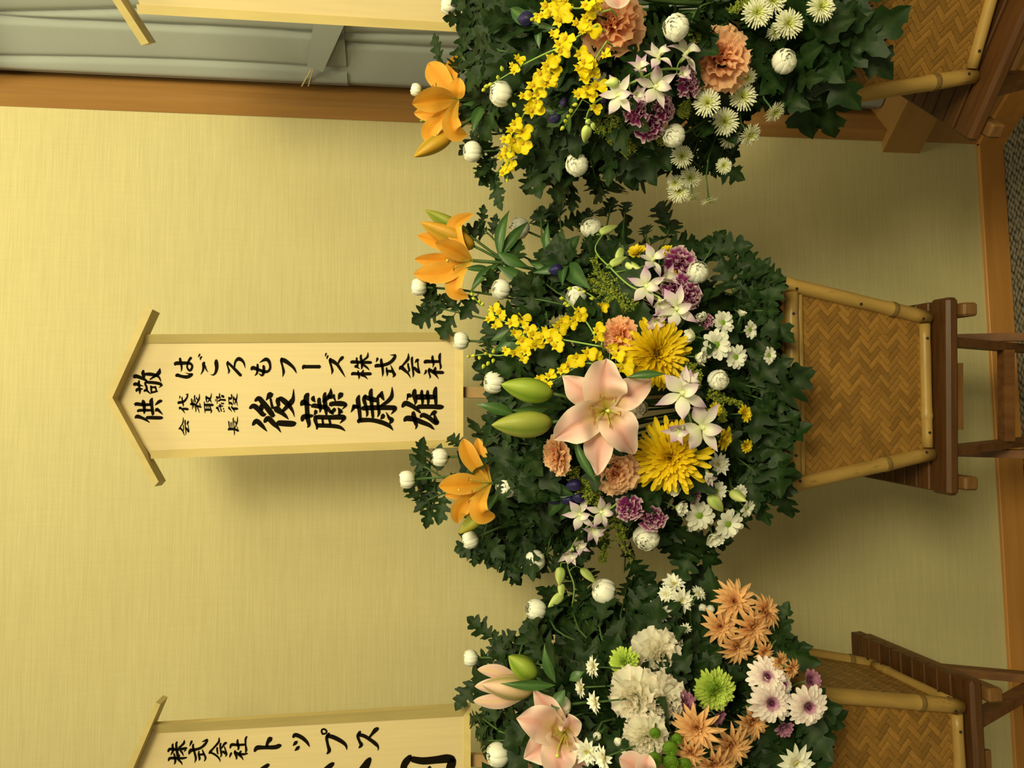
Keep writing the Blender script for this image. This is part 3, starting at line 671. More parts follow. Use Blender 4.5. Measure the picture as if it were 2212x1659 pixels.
def put_stem(root, pts, r0, r1, mat='stem', name='stem', n=6):
    k = len(pts)-1
    return MB().tube(pts, [r0+(r1-r0)*i/k for i in range(k+1)], n).obj(name, MT[mat], root, True)

# ------------------------------------------------------------------ flower heads, unit radius, facing +Z
WHITE, CREAM = (.92, .91, .80), (.84, .78, .56)
def spec_rings(kind):
    """rings of (count, length, width, elevation, r0, z0, profile, colour function, extra)"""
    if kind == 'daisy':
        c = lambda t, v: mix((.62, .68, .35), WHITE, t*5)
        return [(13, .92, .40, 12, .10, 0, 'strap', c, dict(arch=.07, cup=.08)), (6, .74, .36, 32, .10, .03, 'strap', c, dict(arch=.05, cup=.12))]
    if kind == 'daisy_side':
        c = lambda t, v: mix((.62, .68, .35), WHITE, t*5)
        return [(12, 1.0, .42, 48, .10, 0, 'strap', c, dict(arch=-.08, cup=.12)), (9, .85, .36, 64, .08, .03, 'strap', c, dict(arch=-.05, cup=.12))]
    if kind == 'pointed':
        c = lambda t, v: mix((.80, .76, .42), WHITE, t*3)
        return [(12, 1.0, .36, 8, .06, 0, 'point', c, dict(arch=.05, cup=.2)), (10, .82, .34, 30, .06, .04, 'point', c, dict(arch=.06, cup=.2)), (8, .55, .28, 58, .05, .06, 'point', c, dict(cup=.2))]
    if kind == 'bronze':
        c = lambda t, v: mix((.66, .24, .07), (.80, .46, .20), t*1.6+abs(v)*.2)
        return [(13, 1.0, .25, 6, .06, 0, 'point', c, dict(arch=.14, cup=.3)), (12, .86, .24, 24, .06, .05, 'point', c, dict(arch=.14, cup=.3)), (10, .64, .22, 44, .05, .08, 'point', c, dict(arch=.1, cup=.3)), (9, .44, .18, 64, .04, .1, 'point', c, dict(cup=.3)), (6, .3, .15, 80, .02, .1, 'point', c, dict(cup=.3))]
    if kind == 'pink':
        a, b, d = (.20, .03, .13), (.70, .42, .52), (.90, .80, .76)
        c = lambda t, v: mix(b, d, t*1.3)
        ci = lambda t, v: mix(a, (.62, .33, .46), t*1.1)
        return [(18, 1.0, .30, 3, .05, 0, 'strap', c, dict(arch=.06, cup=.16)), (17, .87, .28, 14, .05, .05, 'strap', c, dict(arch=.08, cup=.18)), (15, .68, .24, 28, .05, .08, 'strap', c, dict(arch=.06, cup=.2)), (12, .42, .2, 48, .04, .1, 'strap', ci, dict(cup=.2)), (9, .27, .15, 68, .02, .12, 'strap', lambda t, v: a, dict(cup=.2))]
    if kind == 'plum':
        c = lambda t, v: mix((.16, .03, .10), (.50, .22, .36), t)
        return [(13, 1.0, .38, 35, .05, 0, 'strap', c, dict(arch=.06, cup=.2)), (11, .75, .32, 58, .05, .06, 'strap', c, dict(cup=.2)), (8, .5, .22, 76, .02, .08, 'strap', c, dict(cup=.2))]
    if kind == 'yellow_mum':
        c = lambda t, v: mix((.62, .42, .01), (.86, .66, .02), t*1.5)
        return [(11, 1.0, .40, 22, .06, 0, 'strap', c, dict(arch=.1, cup=.2)), (9, .78, .34, 48, .06, .06, 'strap', c, dict(arch=.05, cup=.2)), (7, .5, .26, 72, .03, .1, 'strap', c, dict(cup=.2))]
    if kind in ('carnation', 'pale_carnation'):
        pale = kind != 'carnation'
        c = lambda t, v: mix((.92, .42, .20), (.96, .66, .42), t*1.3-.1) if pale else mix((.90, .27, .12), (.95, .58, .34), t*1.3-.1)
        return [(11, 1.0, .80, 4, .03, -.05, 'fan', c, dict(ruf=.08, zig=.03)), (11, .92, .74, 24, .03, 0, 'fan', c, dict(ruf=.11, zig=.035)), (10, .80, .62, 46, .05, .05, 'fan', c, dict(ruf=.14, zig=.04)), (9, .70, .5, 66, .05, .1, 'fan', c, dict(ruf=.17, zig=.045)), (6, .62, .42, 82, .02, .12, 'fan', c, dict(ruf=.2, zig=.05))]
    if kind == 'cream_carnation':
        c = lambda t, v: mix(mix((.90, .86, .64), (.96, .93, .80), t*1.6), (.92, .66, .62), (t-.9)*3)
        return [(9, .97, .8, -14, .03, -.06, 'fan', c, dict(ruf=.12, zig=.04)), (9, 1.0, .85, 8, .03, -.05, 'fan', c, dict(ruf=.10, zig=.035)), (9, .92, .8, 34, .03, 0, 'fan', c, dict(ruf=.13, zig=.04)), (9, .84, .68, 56, .05, .05, 'fan', c, dict(ruf=.15, zig=.045)), (8, .74, .55, 74, .05, .1, 'fan', c, dict(ruf=.10, zig=.035)), (5, .68, .45, 86, .02, .12, 'fan', c, dict(ruf=.2, zig=.05))]
    if kind == 'purple_carnation':
        c = lambda t, v: mix((.36, .04, .24), (.92, .70, .76), (t-.80)*5 if abs(v) < .8 else (t-.68)*4)
        return [(6, 1.0, .95, 22, .03, 0, 'fan', c, dict(ruf=.14, zig=.03)), (6, .85, .8, 48, .03, .05, 'fan', c, dict(ruf=.2, zig=.03)), (5, .72, .62, 70, .04, .1, 'fan', c, dict(ruf=.25, zig=.03)), (3, .62, .45, 84, .02, .12, 'fan', c, dict(ruf=.3))]
NV = dict(fan=(5, 8), strap=(5, 2), point=(5, 2), thin=(4, 2))
def add_composite(root, M, kind, q):
    for ri, (n, L, W, el, r0, z0, prof, cf, ex) in enumerate(spec_rings(kind)):
        o = q.uniform(0, 6)
        for k in range(n):
            v = q.randrange(3); nu, nv = NV[prof]
            me = petal_me((kind, ri, v), 'petal', 'frill' if prof == 'fan' else 'petal', L, W, prof, cf, nu=nu, nv=nv, ph=v*2.1, **ex)
            m = M @ RZ(o+2*pi*(k+q.uniform(-.22, .22))/n) @ TR(r0, 0, z0) @ RY(-radians(el+q.uniform(-7, 7))) @ RX(q.uniform(-.22, .22)) @ Matrix.Diagonal((q.uniform(.9, 1.08), q.uniform(.9, 1.08), 1, 1))
            inst('petal', me, root, m)
def dense_me(kind):
    """many small petals joined into one mesh"""
    if ('dense', kind) in CACHE: return CACHE[('dense', kind)]
    q = random.Random(hash(len(kind))+5); mb = MB()
    def ring(n, L, W, el, r0, z0, prof, cf, nu=4, nv=2, **ex):
        o = q.uniform(0, 6)
        for k in range(n):
            v, f, c = petal_geo(L*q.uniform(.88, 1.08), W, prof, cf, nu=nu, nv=nv, ph=q.uniform(0, 6), **ex)
            m = RZ(o+2*pi*(k+q.uniform(-.3, .3))/n) @ TR(r0, 0, z0) @ RY(-radians(el+q.uniform(-6, 6))) @ RX(q.uniform(-.3, .3))
            mb.add([m @ Vector(p) for p in v], f, c)
    if kind == 'spider':
        c = lambda t, v: mix((.60, .38, .004), (.84, .60, .012), t*1.3)
        for n, L, el, z in ((30, .82, 24, .05), (28, .70, 36, .08), (26, .58, 50, .1), (20, .46, 64, .12), (14, .34, 78, .13)): ring(n, L, .11, el, .04, z, 'thin', c, arch=.12, cup=.3, hook=.12)
    if kind == 'pompon':
        c = lambda t, v: mix((.22, .38, .02), (.60, .74, .14), t*1.3)
        for n, L, el, z in ((30, 1.0, -8, 0), (32, .98, 6, .03), (32, .95, 20, .05), (30, .9, 34, .06), (26, .84, 47, .07), (22, .76, 59, .08), (16, .66, 70, .08), (10, .58, 80, .08)): ring(n, L, .19, el, .02, z, 'strap', c, arch=.10, cup=.3, hook=.14)
        v, f = lathe([(.3, -.25), (.66, 0), (.6, .3), (.4, .5), (.05, .58)], 10); mb.add([Vector(p) for p in v], f, [(.14, .26, .015)]*len(v))
    if kind == 'fine':
        c = lambda t, v: mix((.70, .72, .26), (.86, .86, .66), t*2)
        ring(28, 1.0, .125, 4, .06, 0, 'thin', c, cup=.3, arch=.03); ring(26, .88, .12, 18, .06, .04, 'thin', c, cup=.3); ring(20, .66, .11, 32, .06, .05, 'thin', c, cup=.3); ring(16, .5, .09, 45, .06, .06, 'thin', lambda t, v: (.72, .74, .28), cup=.3)
        ring(12, .3, .08, 68, .04, .06, 'thin', lambda t, v: (.60, .64, .16), cup=.3)
    if kind == 'button':
        c = lambda t, v: mix((.09, .20, .01), (.30, .50, .05), t)
        for n, r, z in ((16, .86, .05), (14, .7, .3), (12, .5, .48), (8, .3, .56), (4, .1, .58)): ring(n, .24, .2, 70, r, z, 'strap', c, cup=.3)
        v, f = lathe([(.5, -.3), (.95, 0), (.9, .2), (.7, .45), (.3, .6), (.02, .62)], 12); mb.add([Vector(p) for p in v], f, [(.12, .24, .015)]*len(v))
    me = mesh('petals', mb.v, mb.f, MT['petal'], True, mb.c); CACHE[('dense', kind)] = me; return me
def bud_petal_me(ring, v):
    key = ('budp', ring, v)
    if key in CACHE: return CACHE[key]
    q = random.Random(v+ring*5); vs, fs, cs = [], [], []; nu, nv = 7, 4
    R = (1.0, .88, .74)[ring]; hw = radians((23, 25, 28)[ring]); top = radians((34, 16, -8)[ring]+q.uniform(-10, 10)); flare = q.uniform(.0, .16)*(1, .6, .2)[ring]
    for i in range(nu+1):
        t = i/nu; th = radians(148)+(top-radians(148))*t
        for j in range(nv+1):
            s = -1+2*j/nv; a = hw*s*(1+.25*t); r = R*(1+.13*(1-s*s)-.03*cos(s*6))
            rr = r*sin(th)+flare*t**4
            z = r*.93*cos(th)+(.06*(1-abs(s)) if i == nu else 0)
            vs.append((rr*cos(a), rr*sin(a), z))
            cs.append(mix((.46, .58, .18), WHITE, t*2.6+.1))
    for i in range(nu):
        for j in range(nv):
            a = i*(nv+1)+j; fs.append((a, a+1, a+nv+2, a+nv+1))
    CACHE[key] = mesh('petal', vs, fs, MT['firm'], True, cs); return CACHE[key]
def add_bud(root, M, q):
    for ring, n in ((0, 10), (1, 8), (2, 6)):
        o = q.uniform(0, 6)
        for k in range(n):
            inst('petal', bud_petal_me(ring, q.randrange(3)), root, M @ RZ(o+2*pi*(k+q.uniform(-.15, .15))/n) @ Matrix.Diagonal((q.uniform(.95, 1.05), 1, q.uniform(.94, 1.08), 1)))
    if 'bud_core' not in CACHE:
        v, f = lathe([(.3, -.6), (.62, -.3), (.66, .1), (.5, .45), (.25, .62), (.02, .66)], 10); CACHE['bud_core'] = mesh('core', v, f, MT['firm'], True, [(.66, .70, .34)]*len(v))
    inst('core', CACHE['bud_core'], root, M)
    calyx(root, M @ TR(0, 0, -.52), .72)
def calyx(root, M, s):
    key = 'calyx'
    if key not in CACHE:
        v, f = lathe([(.25, -.75), (.6, -.5), (.95, -.1), (1.0, .12), (.7, .1)], 10, 5, .06); CACHE[key] = mesh('calyx', v, f, MT['stem'], True)
    inst('calyx', CACHE[key], root, M @ Matrix.Diagonal((s, s, s, 1)))
def disc_me(kind):
    if ('disc', kind) in CACHE: return CACHE[('disc', kind)]
    c = dict(daisy=(.20, .34, .03), gold=(.62, .48, .10), plum=(.12, .02, .07))[kind]
    q = random.Random(3); mb = MB(); v, f = lathe([(.26, -.02), (.27, .06), (.2, .12), (.1, .15), (.01, .155)], 12); mb.add([Vector(p) for p in v], f, [c]*len(v))
    for k in range(34):
        a = k*2.4; r = .25*sqrt(k/34); z = .155-.1*(r/.25)**2
        v, f = lathe([(.028, -.03), (.03, .02), (.005, .045)], 5); mb.add([Vector(p)+Vector((r*cos(a), r*sin(a), z)) for p in v], f, [mix(c, (.5, .6, .1), .25)]*len(v))
    CACHE[('disc', kind)] = mesh('disc', mb.v, mb.f, MT['firm'], True, mb.c); return CACHE[('disc', kind)]
def orchid_parts():
    if 'orchid' in CACHE: return CACHE['orchid']
    W_, LAV = (.88, .86, .74), (.56, .30, .58)
    res = {}
    for v in range(3):
        k = (.9, .55, .75)[v]
        cs = lambda t, w, k=k: mix((.80, .84, .48), mix(W_, LAV, (t-.32)*1.9*k), t*3)
        res['sepal', v] = mesh('petal', *[petal_geo(1, .40, 'lily', cs, arch=.06, cup=.14, hook=(-.12, .1, -.25)[v], nu=8, nv=4)[i] for i in (0, 1)], MT['petal'], True, petal_geo(1, .44, 'lily', cs, nu=8, nv=4)[2])
        res['petal', v] = mesh('petal', *[petal_geo(.98, .56, 'lily', cs, arch=.08, cup=-.10, hook=(-.1, .08, -.2)[v], nu=8, nv=4, ruf=.06)[i] for i in (0, 1)], MT['petal'], True, petal_geo(1, .44, 'lily', cs, nu=8, nv=4)[2])
    cl = lambda t, w: mix((.74, .78, .24), mix(W_, LAV, (t-.6)*1.8), t*2)
    mb = MB(); v, f, c = petal_geo(.72, .62, 'wide', cl, arch=.18, cup=.35, hook=-.2, nu=8, nv=6, ruf=.12)
    m = RZ(pi) @ TR(.02, 0, .04) @ RY(-radians(52)); mb.add([m @ Vector(p) for p in v], f, c)
    v, f = lathe([(.09, -.12), (.12, .05), (.10, .2), (.05, .28), (.01, .3)], 8); mb.add([Vector(p) for p in v], f, [(.80, .84, .50)]*len(v))
    v, f = lathe([(.01, -.62), (.05, -.5), (.09, -.25), (.12, -.05)], 7); mb.add([TR(-.1, 0, 0) @ Vector(p) for p in v], f, [(.62, .70, .30)]*len(v))
    res['lip'] = mesh('blossom', mb.v, mb.f, MT['petal'], True, mb.c)
    CACHE['orchid'] = res; return res
def add_orchid(root, M, q, half=False):
    o = orchid_parts(); b = inst('blossom', o['lip'], root, M); v = q.randrange(3)
    for ph, nm, el in ((0, 'sepal', 14), (126, 'sepal', 6), (234, 'sepal', 6), (66, 'petal', 20), (294, 'petal', 20)):
        el += 45 if half else 0
        inst('petal', o[nm, (v+q.randrange(2)) % 3], b, M @ RZ(radians(ph+q.uniform(-9, 9))) @ TR(.05, 0, 0) @ RY(-radians(el+q.uniform(-12, 12))) @ RX(q.uniform(-.2, .2)))
def oncid_me(v):
    key = ('oncid', v)
    if key in CACHE: return CACHE[key]
    q = random.Random(v); Y1, Y2 = (.84, .66, .006), (.62, .55, .03); mb = MB()
    for sd in (-1, 1):
        a, f, c = petal_geo(1.0, 1.0, 'wide', lambda t, w: mix((.62, .40, .01), Y1, t*6), arch=.10, cup=.06, nu=6, nv=5, ruf=.16, freq=5, ph=v)
        m = RZ(pi+sd*radians(26)) @ TR(.06, 0, .05) @ RY(-radians(18+q.uniform(-8, 8))); mb.add([m @ Vector(p) for p in a], f, c)
    for ph, L in ((0, .62), (62, .58), (-62, .58), (128, .5), (-128, .5)):
        a, f, c = petal_geo(L, .34, 'lily', lambda t, w: mix((.55, .36, .02), mix(Y1, Y2, .25), t*2.5), arch=.1, nu=5, nv=2, ruf=.2, freq=8, ph=ph)
        m = RZ(radians(ph+q.uniform(-12, 12))) @ TR(.05, 0, 0) @ RY(-radians(15+q.uniform(-15, 20))); mb.add([m @ Vector(p) for p in a], f, c)
    a, f = lathe([(.16, -.05), (.18, .08), (.1, .2), (.02, .24)], 7); mb.add([Vector(p) for p in a], f, [(.62, .40, .01)]*len(a))
    CACHE[key] = mesh('floret', mb.v, mb.f, MT['petal'], True, mb.c); return CACHE[key]
def bud_solid(name, base, tip, R, c0, c1, root, ridges=3, amp=.10, mat='firm', power=.8):
    d = tip-base; L = d.length; pr = []
    for i in range(15):
        t = i/14; pr.append((max(.0006, R*max(0, sin(pi*min(1, .06+.94*t**power)))**.75), L*t))
    v, f = lathe(pr, 18, ridges, amp)
    cs = []
    for p in v:
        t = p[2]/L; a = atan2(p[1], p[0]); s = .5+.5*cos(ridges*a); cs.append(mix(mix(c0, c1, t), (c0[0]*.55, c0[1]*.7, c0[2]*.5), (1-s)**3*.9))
    return inst(name, mesh(name, v, f, MT[mat], True, cs), root, place(base, d, (0, 0, 1)))

# ------------------------------------------------------------------ arrangements
class Arr:
    def __init__(s, B, name, cx, cy, ru, rv, yrim, yfront, ylow):
        s.B, s.name = B, name; s.p = (cx, cy, ru, rv, yrim, yfront, ylow); s.seed = cx+cy
    def Y(s, px, py):
        cx, cy, ru, rv, yr, yf, yl = s.p; u, v = (px-cx)/ru, (py-cy)/rv
        y = yr+(yf-yr)*(1-min(1, u*u+v*v))
        if u > 0: y = min(y, yr+(yl-yr)*min(1, u*1.3))
        return y
    def pos(s, px, py, dy=0): return at(px, py, s.Y(px, py)+dy)
    def base(s, P, q):
        loc = s.B.inverted() @ P
        return s.B @ Vector((max(-.11, min(.11, loc.x*.35+q.uniform(-.03, .03))), max(-.11, min(.11, loc.y*.35+q.uniform(-.03, .03))), .262))
MID = Arr(BASKETS[0], 'in the middle basket', 1380, 850, 440, 390, -.40, -.69, -.67)
LEFT = Arr(BASKETS[1], 'in the basket with green pompons', 1400, 1670, 420, 430, -.40, -.73, -.70)
RIGHT = Arr(BASKETS[2], 'in the basket by the window', 1400, 20, 470, 430, -.52, -.85, -.84)
def start(A, name, label, cat, P, n, group=None, r=.0022, q=rng, stop=.0):
    """root empty in the foam plus a stem that arrives at P along n"""
    b = A.base(P, q); root = thing(name, label, cat, b, group)
    e = P-n*stop; d = (e-b).length; up = Vector((0, 0, 1))
    c1 = b+(up*.62+(e-b).normalized()*.38)*(d*.42); c2 = e-n*(d*.30)
    pts = bez(b, c1, c2, e, 9)
    put_stem(root, pts, r*1.15, r)
    return root, pts
def leaves_along(root, pts, q, n, size, t0=.45, t1=.97, kind='mum', spread=(35, 75)):
    """leaves on the stem, facing roughly the room and the light"""
    k = len(pts)-1; side = q.choice((-1, 1)); view = (EYE-pts[-1]).normalized()
    for i in range(n):
        t = t0+(t1-t0)*(i+q.uniform(0, .6))/max(1, n); f = t*k; j = min(int(f), k-1)
        P = pts[j]+(pts[j+1]-pts[j])*(f-j); ax = (pts[j+1]-pts[j]).normalized()
        face = (view*q.uniform(.5, 1)+Vector((0, 0, 1))*q.uniform(.1, .7)+Vector((q.uniform(-.5, .5), q.uniform(-.3, .3), q.uniform(-.3, .3)))).normalized()
        d = rot(ax, face, side*radians(q.uniform(*spread))); side = -side
        d = (d+Vector((q.uniform(-.3, .3), q.uniform(-.3, .3), q.uniform(-.35, .2)))).normalized()
        put_leaf(root, P, d, face, size*q.uniform(.9, 1.3), kind, q)
SIZE = dict(pale_carnation=1.3, daisy=1.16, daisy_side=1.1, carnation=1.3, purple_carnation=1.4, cream_carnation=1.22, yellow_mum=1.1, bronze=1.06, fine=1.08)
def flower(A, kind, px, py, size, face, label, group=None, dy=0, leaves=0, lsize=.07):
    q = random.Random(int(px*31+py*17)); P = A.pos(px, py, dy); s = size/2*mpp(P)*SIZE.get(kind, 1); n = idir(*face)
    name, cat = NAMES[kind]
    stop = dict(bud=.5, carnation=.75, pale_carnation=.75, purple_carnation=.75, cream_carnation=.75).get(kind, .12)*s
    root, pts = start(A, name, label, cat, P, n, group, .0023 if kind == 'bud' else .0014, q, stop)
    M = place(P, n, idir(-1, .2, 0), s)
    if kind == 'bud': add_bud(root, M, q)
    elif kind in ('daisy', 'daisy_side'): add_composite(root, M, kind, q); inst('disc', disc_me('daisy'), root, M @ TR(0, 0, .03))
    elif kind == 'pointed': add_composite(root, M, kind, q); inst('disc', disc_me('gold'), root, M @ TR(0, 0, .05))
    elif kind in ('pink', 'plum'): add_composite(root, M, kind, q); inst('disc', disc_me('plum'), root, M @ TR(0, 0, .08))
    elif kind in ('bronze', 'yellow_mum'): add_composite(root, M, kind, q)
    elif kind in ('carnation', 'pale_carnation', 'purple_carnation', 'cream_carnation'):
        M = M @ TR(0, 0, -.45); add_composite(root, M, kind, q)
        key = 'carn_calyx'
        if key not in CACHE:
            v, f = lathe([(.05, -.75), (.2, -.68), (.24, -.4), (.22, -.1), (.26, .1), (.1, .1)], 10, 5, .05); CACHE[key] = mesh('calyx', v, f, MT['stem'], True)
        inst('calyx', CACHE[key], root, M)
    elif kind == 'spider':
        c = lambda t, v: mix((.62, .42, .004), (.85, .63, .015), t*1.4)
        for ri, (nn, L, el) in enumerate(((22, 1.0, 0), (22, .97, 9), (20, .9, 18))):
            o = q.uniform(0, 6)
            for k in range(nn):
                v = q.randrange(3)
                me = petal_me(('spider', ri, v), 'petal', 'petal', L, .13, 'thin', c, arch=.10, cup=.3, hook=(-.1, .1, .0)[v], nu=6, nv=2, ruf=.2, ph=v)
                inst('petal', me, root, M @ RZ(o+2*pi*(k+q.uniform(-.35, .35))/nn) @ TR(.04, 0, 0) @ RY(-radians(el+q.uniform(-10, 10))) @ RX(q.uniform(-.4, .4)) @ Matrix.Diagonal((q.uniform(.82, 1.1), 1, 1, 1)))
        tag(inst('inner_petals', dense_me('spider'), root, M), kind='stuff')
    elif kind in ('pompon', 'fine', 'button'):
        tag(inst('petals', dense_me(kind), root, M @ RZ(q.uniform(0, 6))), kind='stuff')
        calyx(root, M @ TR(0, 0, -.12), .3)
    if leaves: leaves_along(root, pts, q, leaves, lsize*(.7 if (px, py) in ((996, 736), (951, 988)) else 1), .50, .86 if (px, py) not in ((996, 736), (951, 988)) else .86)
    return root
NAMES = dict(bud=('white_chrysanthemum', 'chrysanthemum'), daisy=('white_daisy', 'daisy'), daisy_side=('white_daisy', 'daisy'), pointed=('white_spray_chrysanthemum', 'chrysanthemum'),
    bronze=('bronze_chrysanthemum', 'chrysanthemum'), pink=('pink_chrysanthemum', 'chrysanthemum'), plum=('purple_chrysanthemum', 'chrysanthemum'), yellow_mum=('yellow_chrysanthemum', 'chrysanthemum'),
    carnation=('orange_carnation', 'carnation'), pale_carnation=('orange_carnation', 'carnation'), cream_carnation=('cream_carnation', 'carnation'), purple_carnation=('purple_carnation', 'carnation'), spider=('spider_chrysanthemum', 'chrysanthemum'),
    pompon=('green_pompon', 'chrysanthemum'), fine=('white_spray_chrysanthemum', 'chrysanthemum'), button=('green_button_flower', 'chrysanthemum'))
def spray(A, p0, p1, n, size, label, group, seed, dy=.03, kind='mum', tip=True, t0=.1):
    """leafy branch: from pixel p0 to pixel p1"""
    q = random.Random(seed); a = A.pos(*p0, dy); b = A.pos(*p1, dy*.6); d = b-a
    mk = min(MARKS[A.name], key=lambda m: (m[0]-p1[0])**2+(m[1]-p1[1])**2)
    ex, ey = p1[0]-p0[0], p1[1]-p0[1]
    pose = ('upright ' if ex < 0 else 'drooping ') if abs(ex) > abs(ey)*1.2 else ('sideways ' if abs(ey) > abs(ex)*1.2 else 'slanting ')
    label = pose+('larger ' if size > .075 else '')+'dark green lobed leaves '+('deep behind the ' if dy > .045 else 'beside the ')+mk[2]
    root = thing('leafy_stem', label, 'foliage', A.base(a, q), group)
    o = WLOC(root); pts = bez(o, o+Vector((0, .02, .07)), a-d*.8, a, 9)[:-1]+[a+d*(i/5) for i in range(4)]
    put_stem(root, pts, .0026, .0016)
    seg = pts[-5:]
    leaves_along(root, [a+d*(i/6*.8) for i in range(7)], q, n, size, t0, .95)
    if tip:
        view = (EYE-b).normalized(); face = (view+Vector((q.uniform(-.5, .5), 0, q.uniform(0, .5)))).normalized()
        st = a+d*.35 if d.length < size*1.3 else b-d.normalized()*size
        put_leaf(root, st, b-st, face, max((b-st).length, size*.6), kind, q)
    return root
def lily(A, C, dyc, petals, label, cols, group=None, buds=(), leafs=(), axis=(0, 0, 1), name='lily', stamen=.055, spots=False, pistil=True, cup=.16):
    q = random.Random(int(C[0]+C[1])); P = A.pos(*C, dyc); n = idir(*axis)
    root, pts = start(A, name, label, 'lily', P, n, group, .0034, q)
    base, edge, throat, midc = cols
    Yc = A.Y(*C)+dyc
    for i, (path, W, inner) in enumerate(petals):
        def cf(t, v):
            c = mix(base, edge, abs(v)**2*.8+max(0, t-.75)*1.6)
            c = mix(c, throat, max(0, 1-t/.5)*max(0, 1-abs(v)*.9)*1.3) if spots else mix(throat, c, (t-.04)*2.6)
            c = mix(midc, c, .45+abs(v)*2.2) if t > (.42 if spots else .18) else c
            if spots and .12 < t < .42 and abs(v) < .75 and (int(t*60)*7+int((v+1)*9)*5) % 5 == 0: c = mix(c, (.35, .06, .02), .55)
            return c
        cen = spline([list(P+n*(.003*inner))]+[list(at(x, y, Yc+dy)) for x, y, dy in path], 10)
        cen = [Vector(p) for p in cen]; nu = len(cen)-1; nv = 14 if spots else 8; vs, fs, cs = [], [], []
        ruf = .15 if spots else .035; wm = W*mpp(P)*(1.06 if spots else .88); tw = q.uniform(-.35, .35)
        for k, p in enumerate(cen):
            t = k/nu; T = (cen[min(k+1, nu)]-cen[max(k-1, 0)]).normalized(); view = (EYE-p).normalized()
            side = T.cross(view)
            side = side.normalized() if side.length > .15 else T.cross(view+UP*.6).normalized()
            side = rot(side, T, tw); nz = side.cross(T)
            if nz.dot(view) < 0: nz = -nz
            w = wm*PROF['lily' if spots else 'slim'](t)
            for j in range(nv+1):
                v = -1+2*j/nv
                off = (cup*w*v*v if inner >= 0 else -cup*w*v*v)+ruf*wm*v*v*sin(15*t+i*1.7+v*2.0)*(t*(1-t)*3)-.05*wm*max(0, 1-abs(v)*5)-(.16*wm*max(0, t-.6)**1.5*3 if spots else 0)
                vs.append(p+side*(w/2*v)+nz*off-P); cs.append(cf(t, v))
        for k in range(nu):
            for j in range(nv):
                a = k*(nv+1)+j; fs.append((a, a+nv+1, a+nv+2, a+1))
        inst('petal', mesh('petal', vs, fs, MT['petal'], True, cs), root, Matrix.Translation(P))
    for k in range(6):
        a = k*pi/3+.3; s0 = frame(n); dv = (n*1.0+(s0.to_3x3() @ Vector((cos(a), sin(a), 0)))*.42).normalized()
        e = P+dv*stamen; m_ = P+dv*stamen*.5+n*.004
        st = MB().tube(bez(P, m_, m_, e, 5), .0009, 5).obj('stamen', MT['filament'], root, True)
        MB().tube([e-RT*.004, e+RT*.001, e+RT*.004], [.0008, .0014, .0008], 6).obj('anther', MT['anther'], st, True)
    if pistil:
        e = P+n*stamen*1.25+UP*-.006; pi_ = MB().tube(bez(P, P+n*.02, P+n*stamen, e, 5), .0013, 6).obj('pistil', MT['filament'], root, True)
        MB().tube([e-n*.002, e+n*.001, e+n*.003], [.0016, .0036, .0022], 6).obj('stigma', MT['filament'], pi_, True)
    for (bx, by, tx, ty, dy, Rpx, c0, c1) in buds:
        b = at(bx, by, Yc+dy); t = at(tx, ty, Yc+dy-.005)
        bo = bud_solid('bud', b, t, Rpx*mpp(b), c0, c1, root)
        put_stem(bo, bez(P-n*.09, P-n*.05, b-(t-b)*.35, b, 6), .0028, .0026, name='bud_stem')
    for (bx, by, tx, ty, dy, wd) in leafs:
        b = at(bx, by, Yc+dy); t = at(tx, ty, Yc+dy-.01); d = t-b
        view = (EYE-b).normalized()
        inst('leaf', leaf_me('lance', q.randrange(5)), root, basis(b, d, view+Vector((q.uniform(-.4, .4), 0, .5)), d.length, wd/ (d.length/mpp(b)*.25)))
    return root
MT['filament'] = material('filament', (.62, .62, .12), .5)
MT['anther'] = material('anther', (.42, .16, .03), .8)
def orchid_spray(A, stem, blossoms, buds, label, dy=-.03, group=None):
    """stem: pixel path; blossoms: (px, py, size, face, half); buds: (base px,py, tip px,py)"""
    q = random.Random(int(stem[0][0]+stem[0][1])); P = [A.pos(x, y, dy) for x, y in stem]
    b = A.base(P[0], q); root = thing('dendrobium_spray', label, 'orchid', b, group)
    c = spline([list(p) for p in P], 5); c = [Vector(p) for p in c]
    pts = bez(b, b+Vector((0, .05, .08)), c[0]-(c[1]-c[0]).normalized()*.03+Vector((0, .11, 0)), c[0], 8)[:-1]+c
    put_stem(root, pts, .0022, .0013, 'palestem')
    def near(p): return min(c, key=lambda r: (r-p).length)
    for (x, y, sz, face, half) in blossoms:
        Pb = A.pos(x, y, dy-.012); n = idir(*face); s = sz/2*mpp(Pb)*1.24
        add_orchid(root, place(Pb, n, idir(-1, q.uniform(-.5, .5), 0), s), q, half)
        e = near(Pb); MB().tube(bez(e, e+(Pb-e)*.3-n*.006, Pb-n*.02, Pb-n*.004, 5), .0011, 5).obj('pedicel', MT['palestem'], root, True)
    for (bx, by, tx, ty, R) in buds:
        p0, p1 = A.pos(bx, by, dy-.006), A.pos(tx, ty, dy-.012)
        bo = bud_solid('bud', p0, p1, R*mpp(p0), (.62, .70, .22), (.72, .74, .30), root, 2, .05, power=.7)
        e = near(p0); MB().tube(bez(e, e+(p0-e)*.4+UP*.008, p0-(p1-p0)*.4, p0, 5), .0010, 5).obj('pedicel', MT['palestem'], bo, True)
    return root
MT['palestem'] = material('pale_stem', (.26, .40, .09), .45, .35)
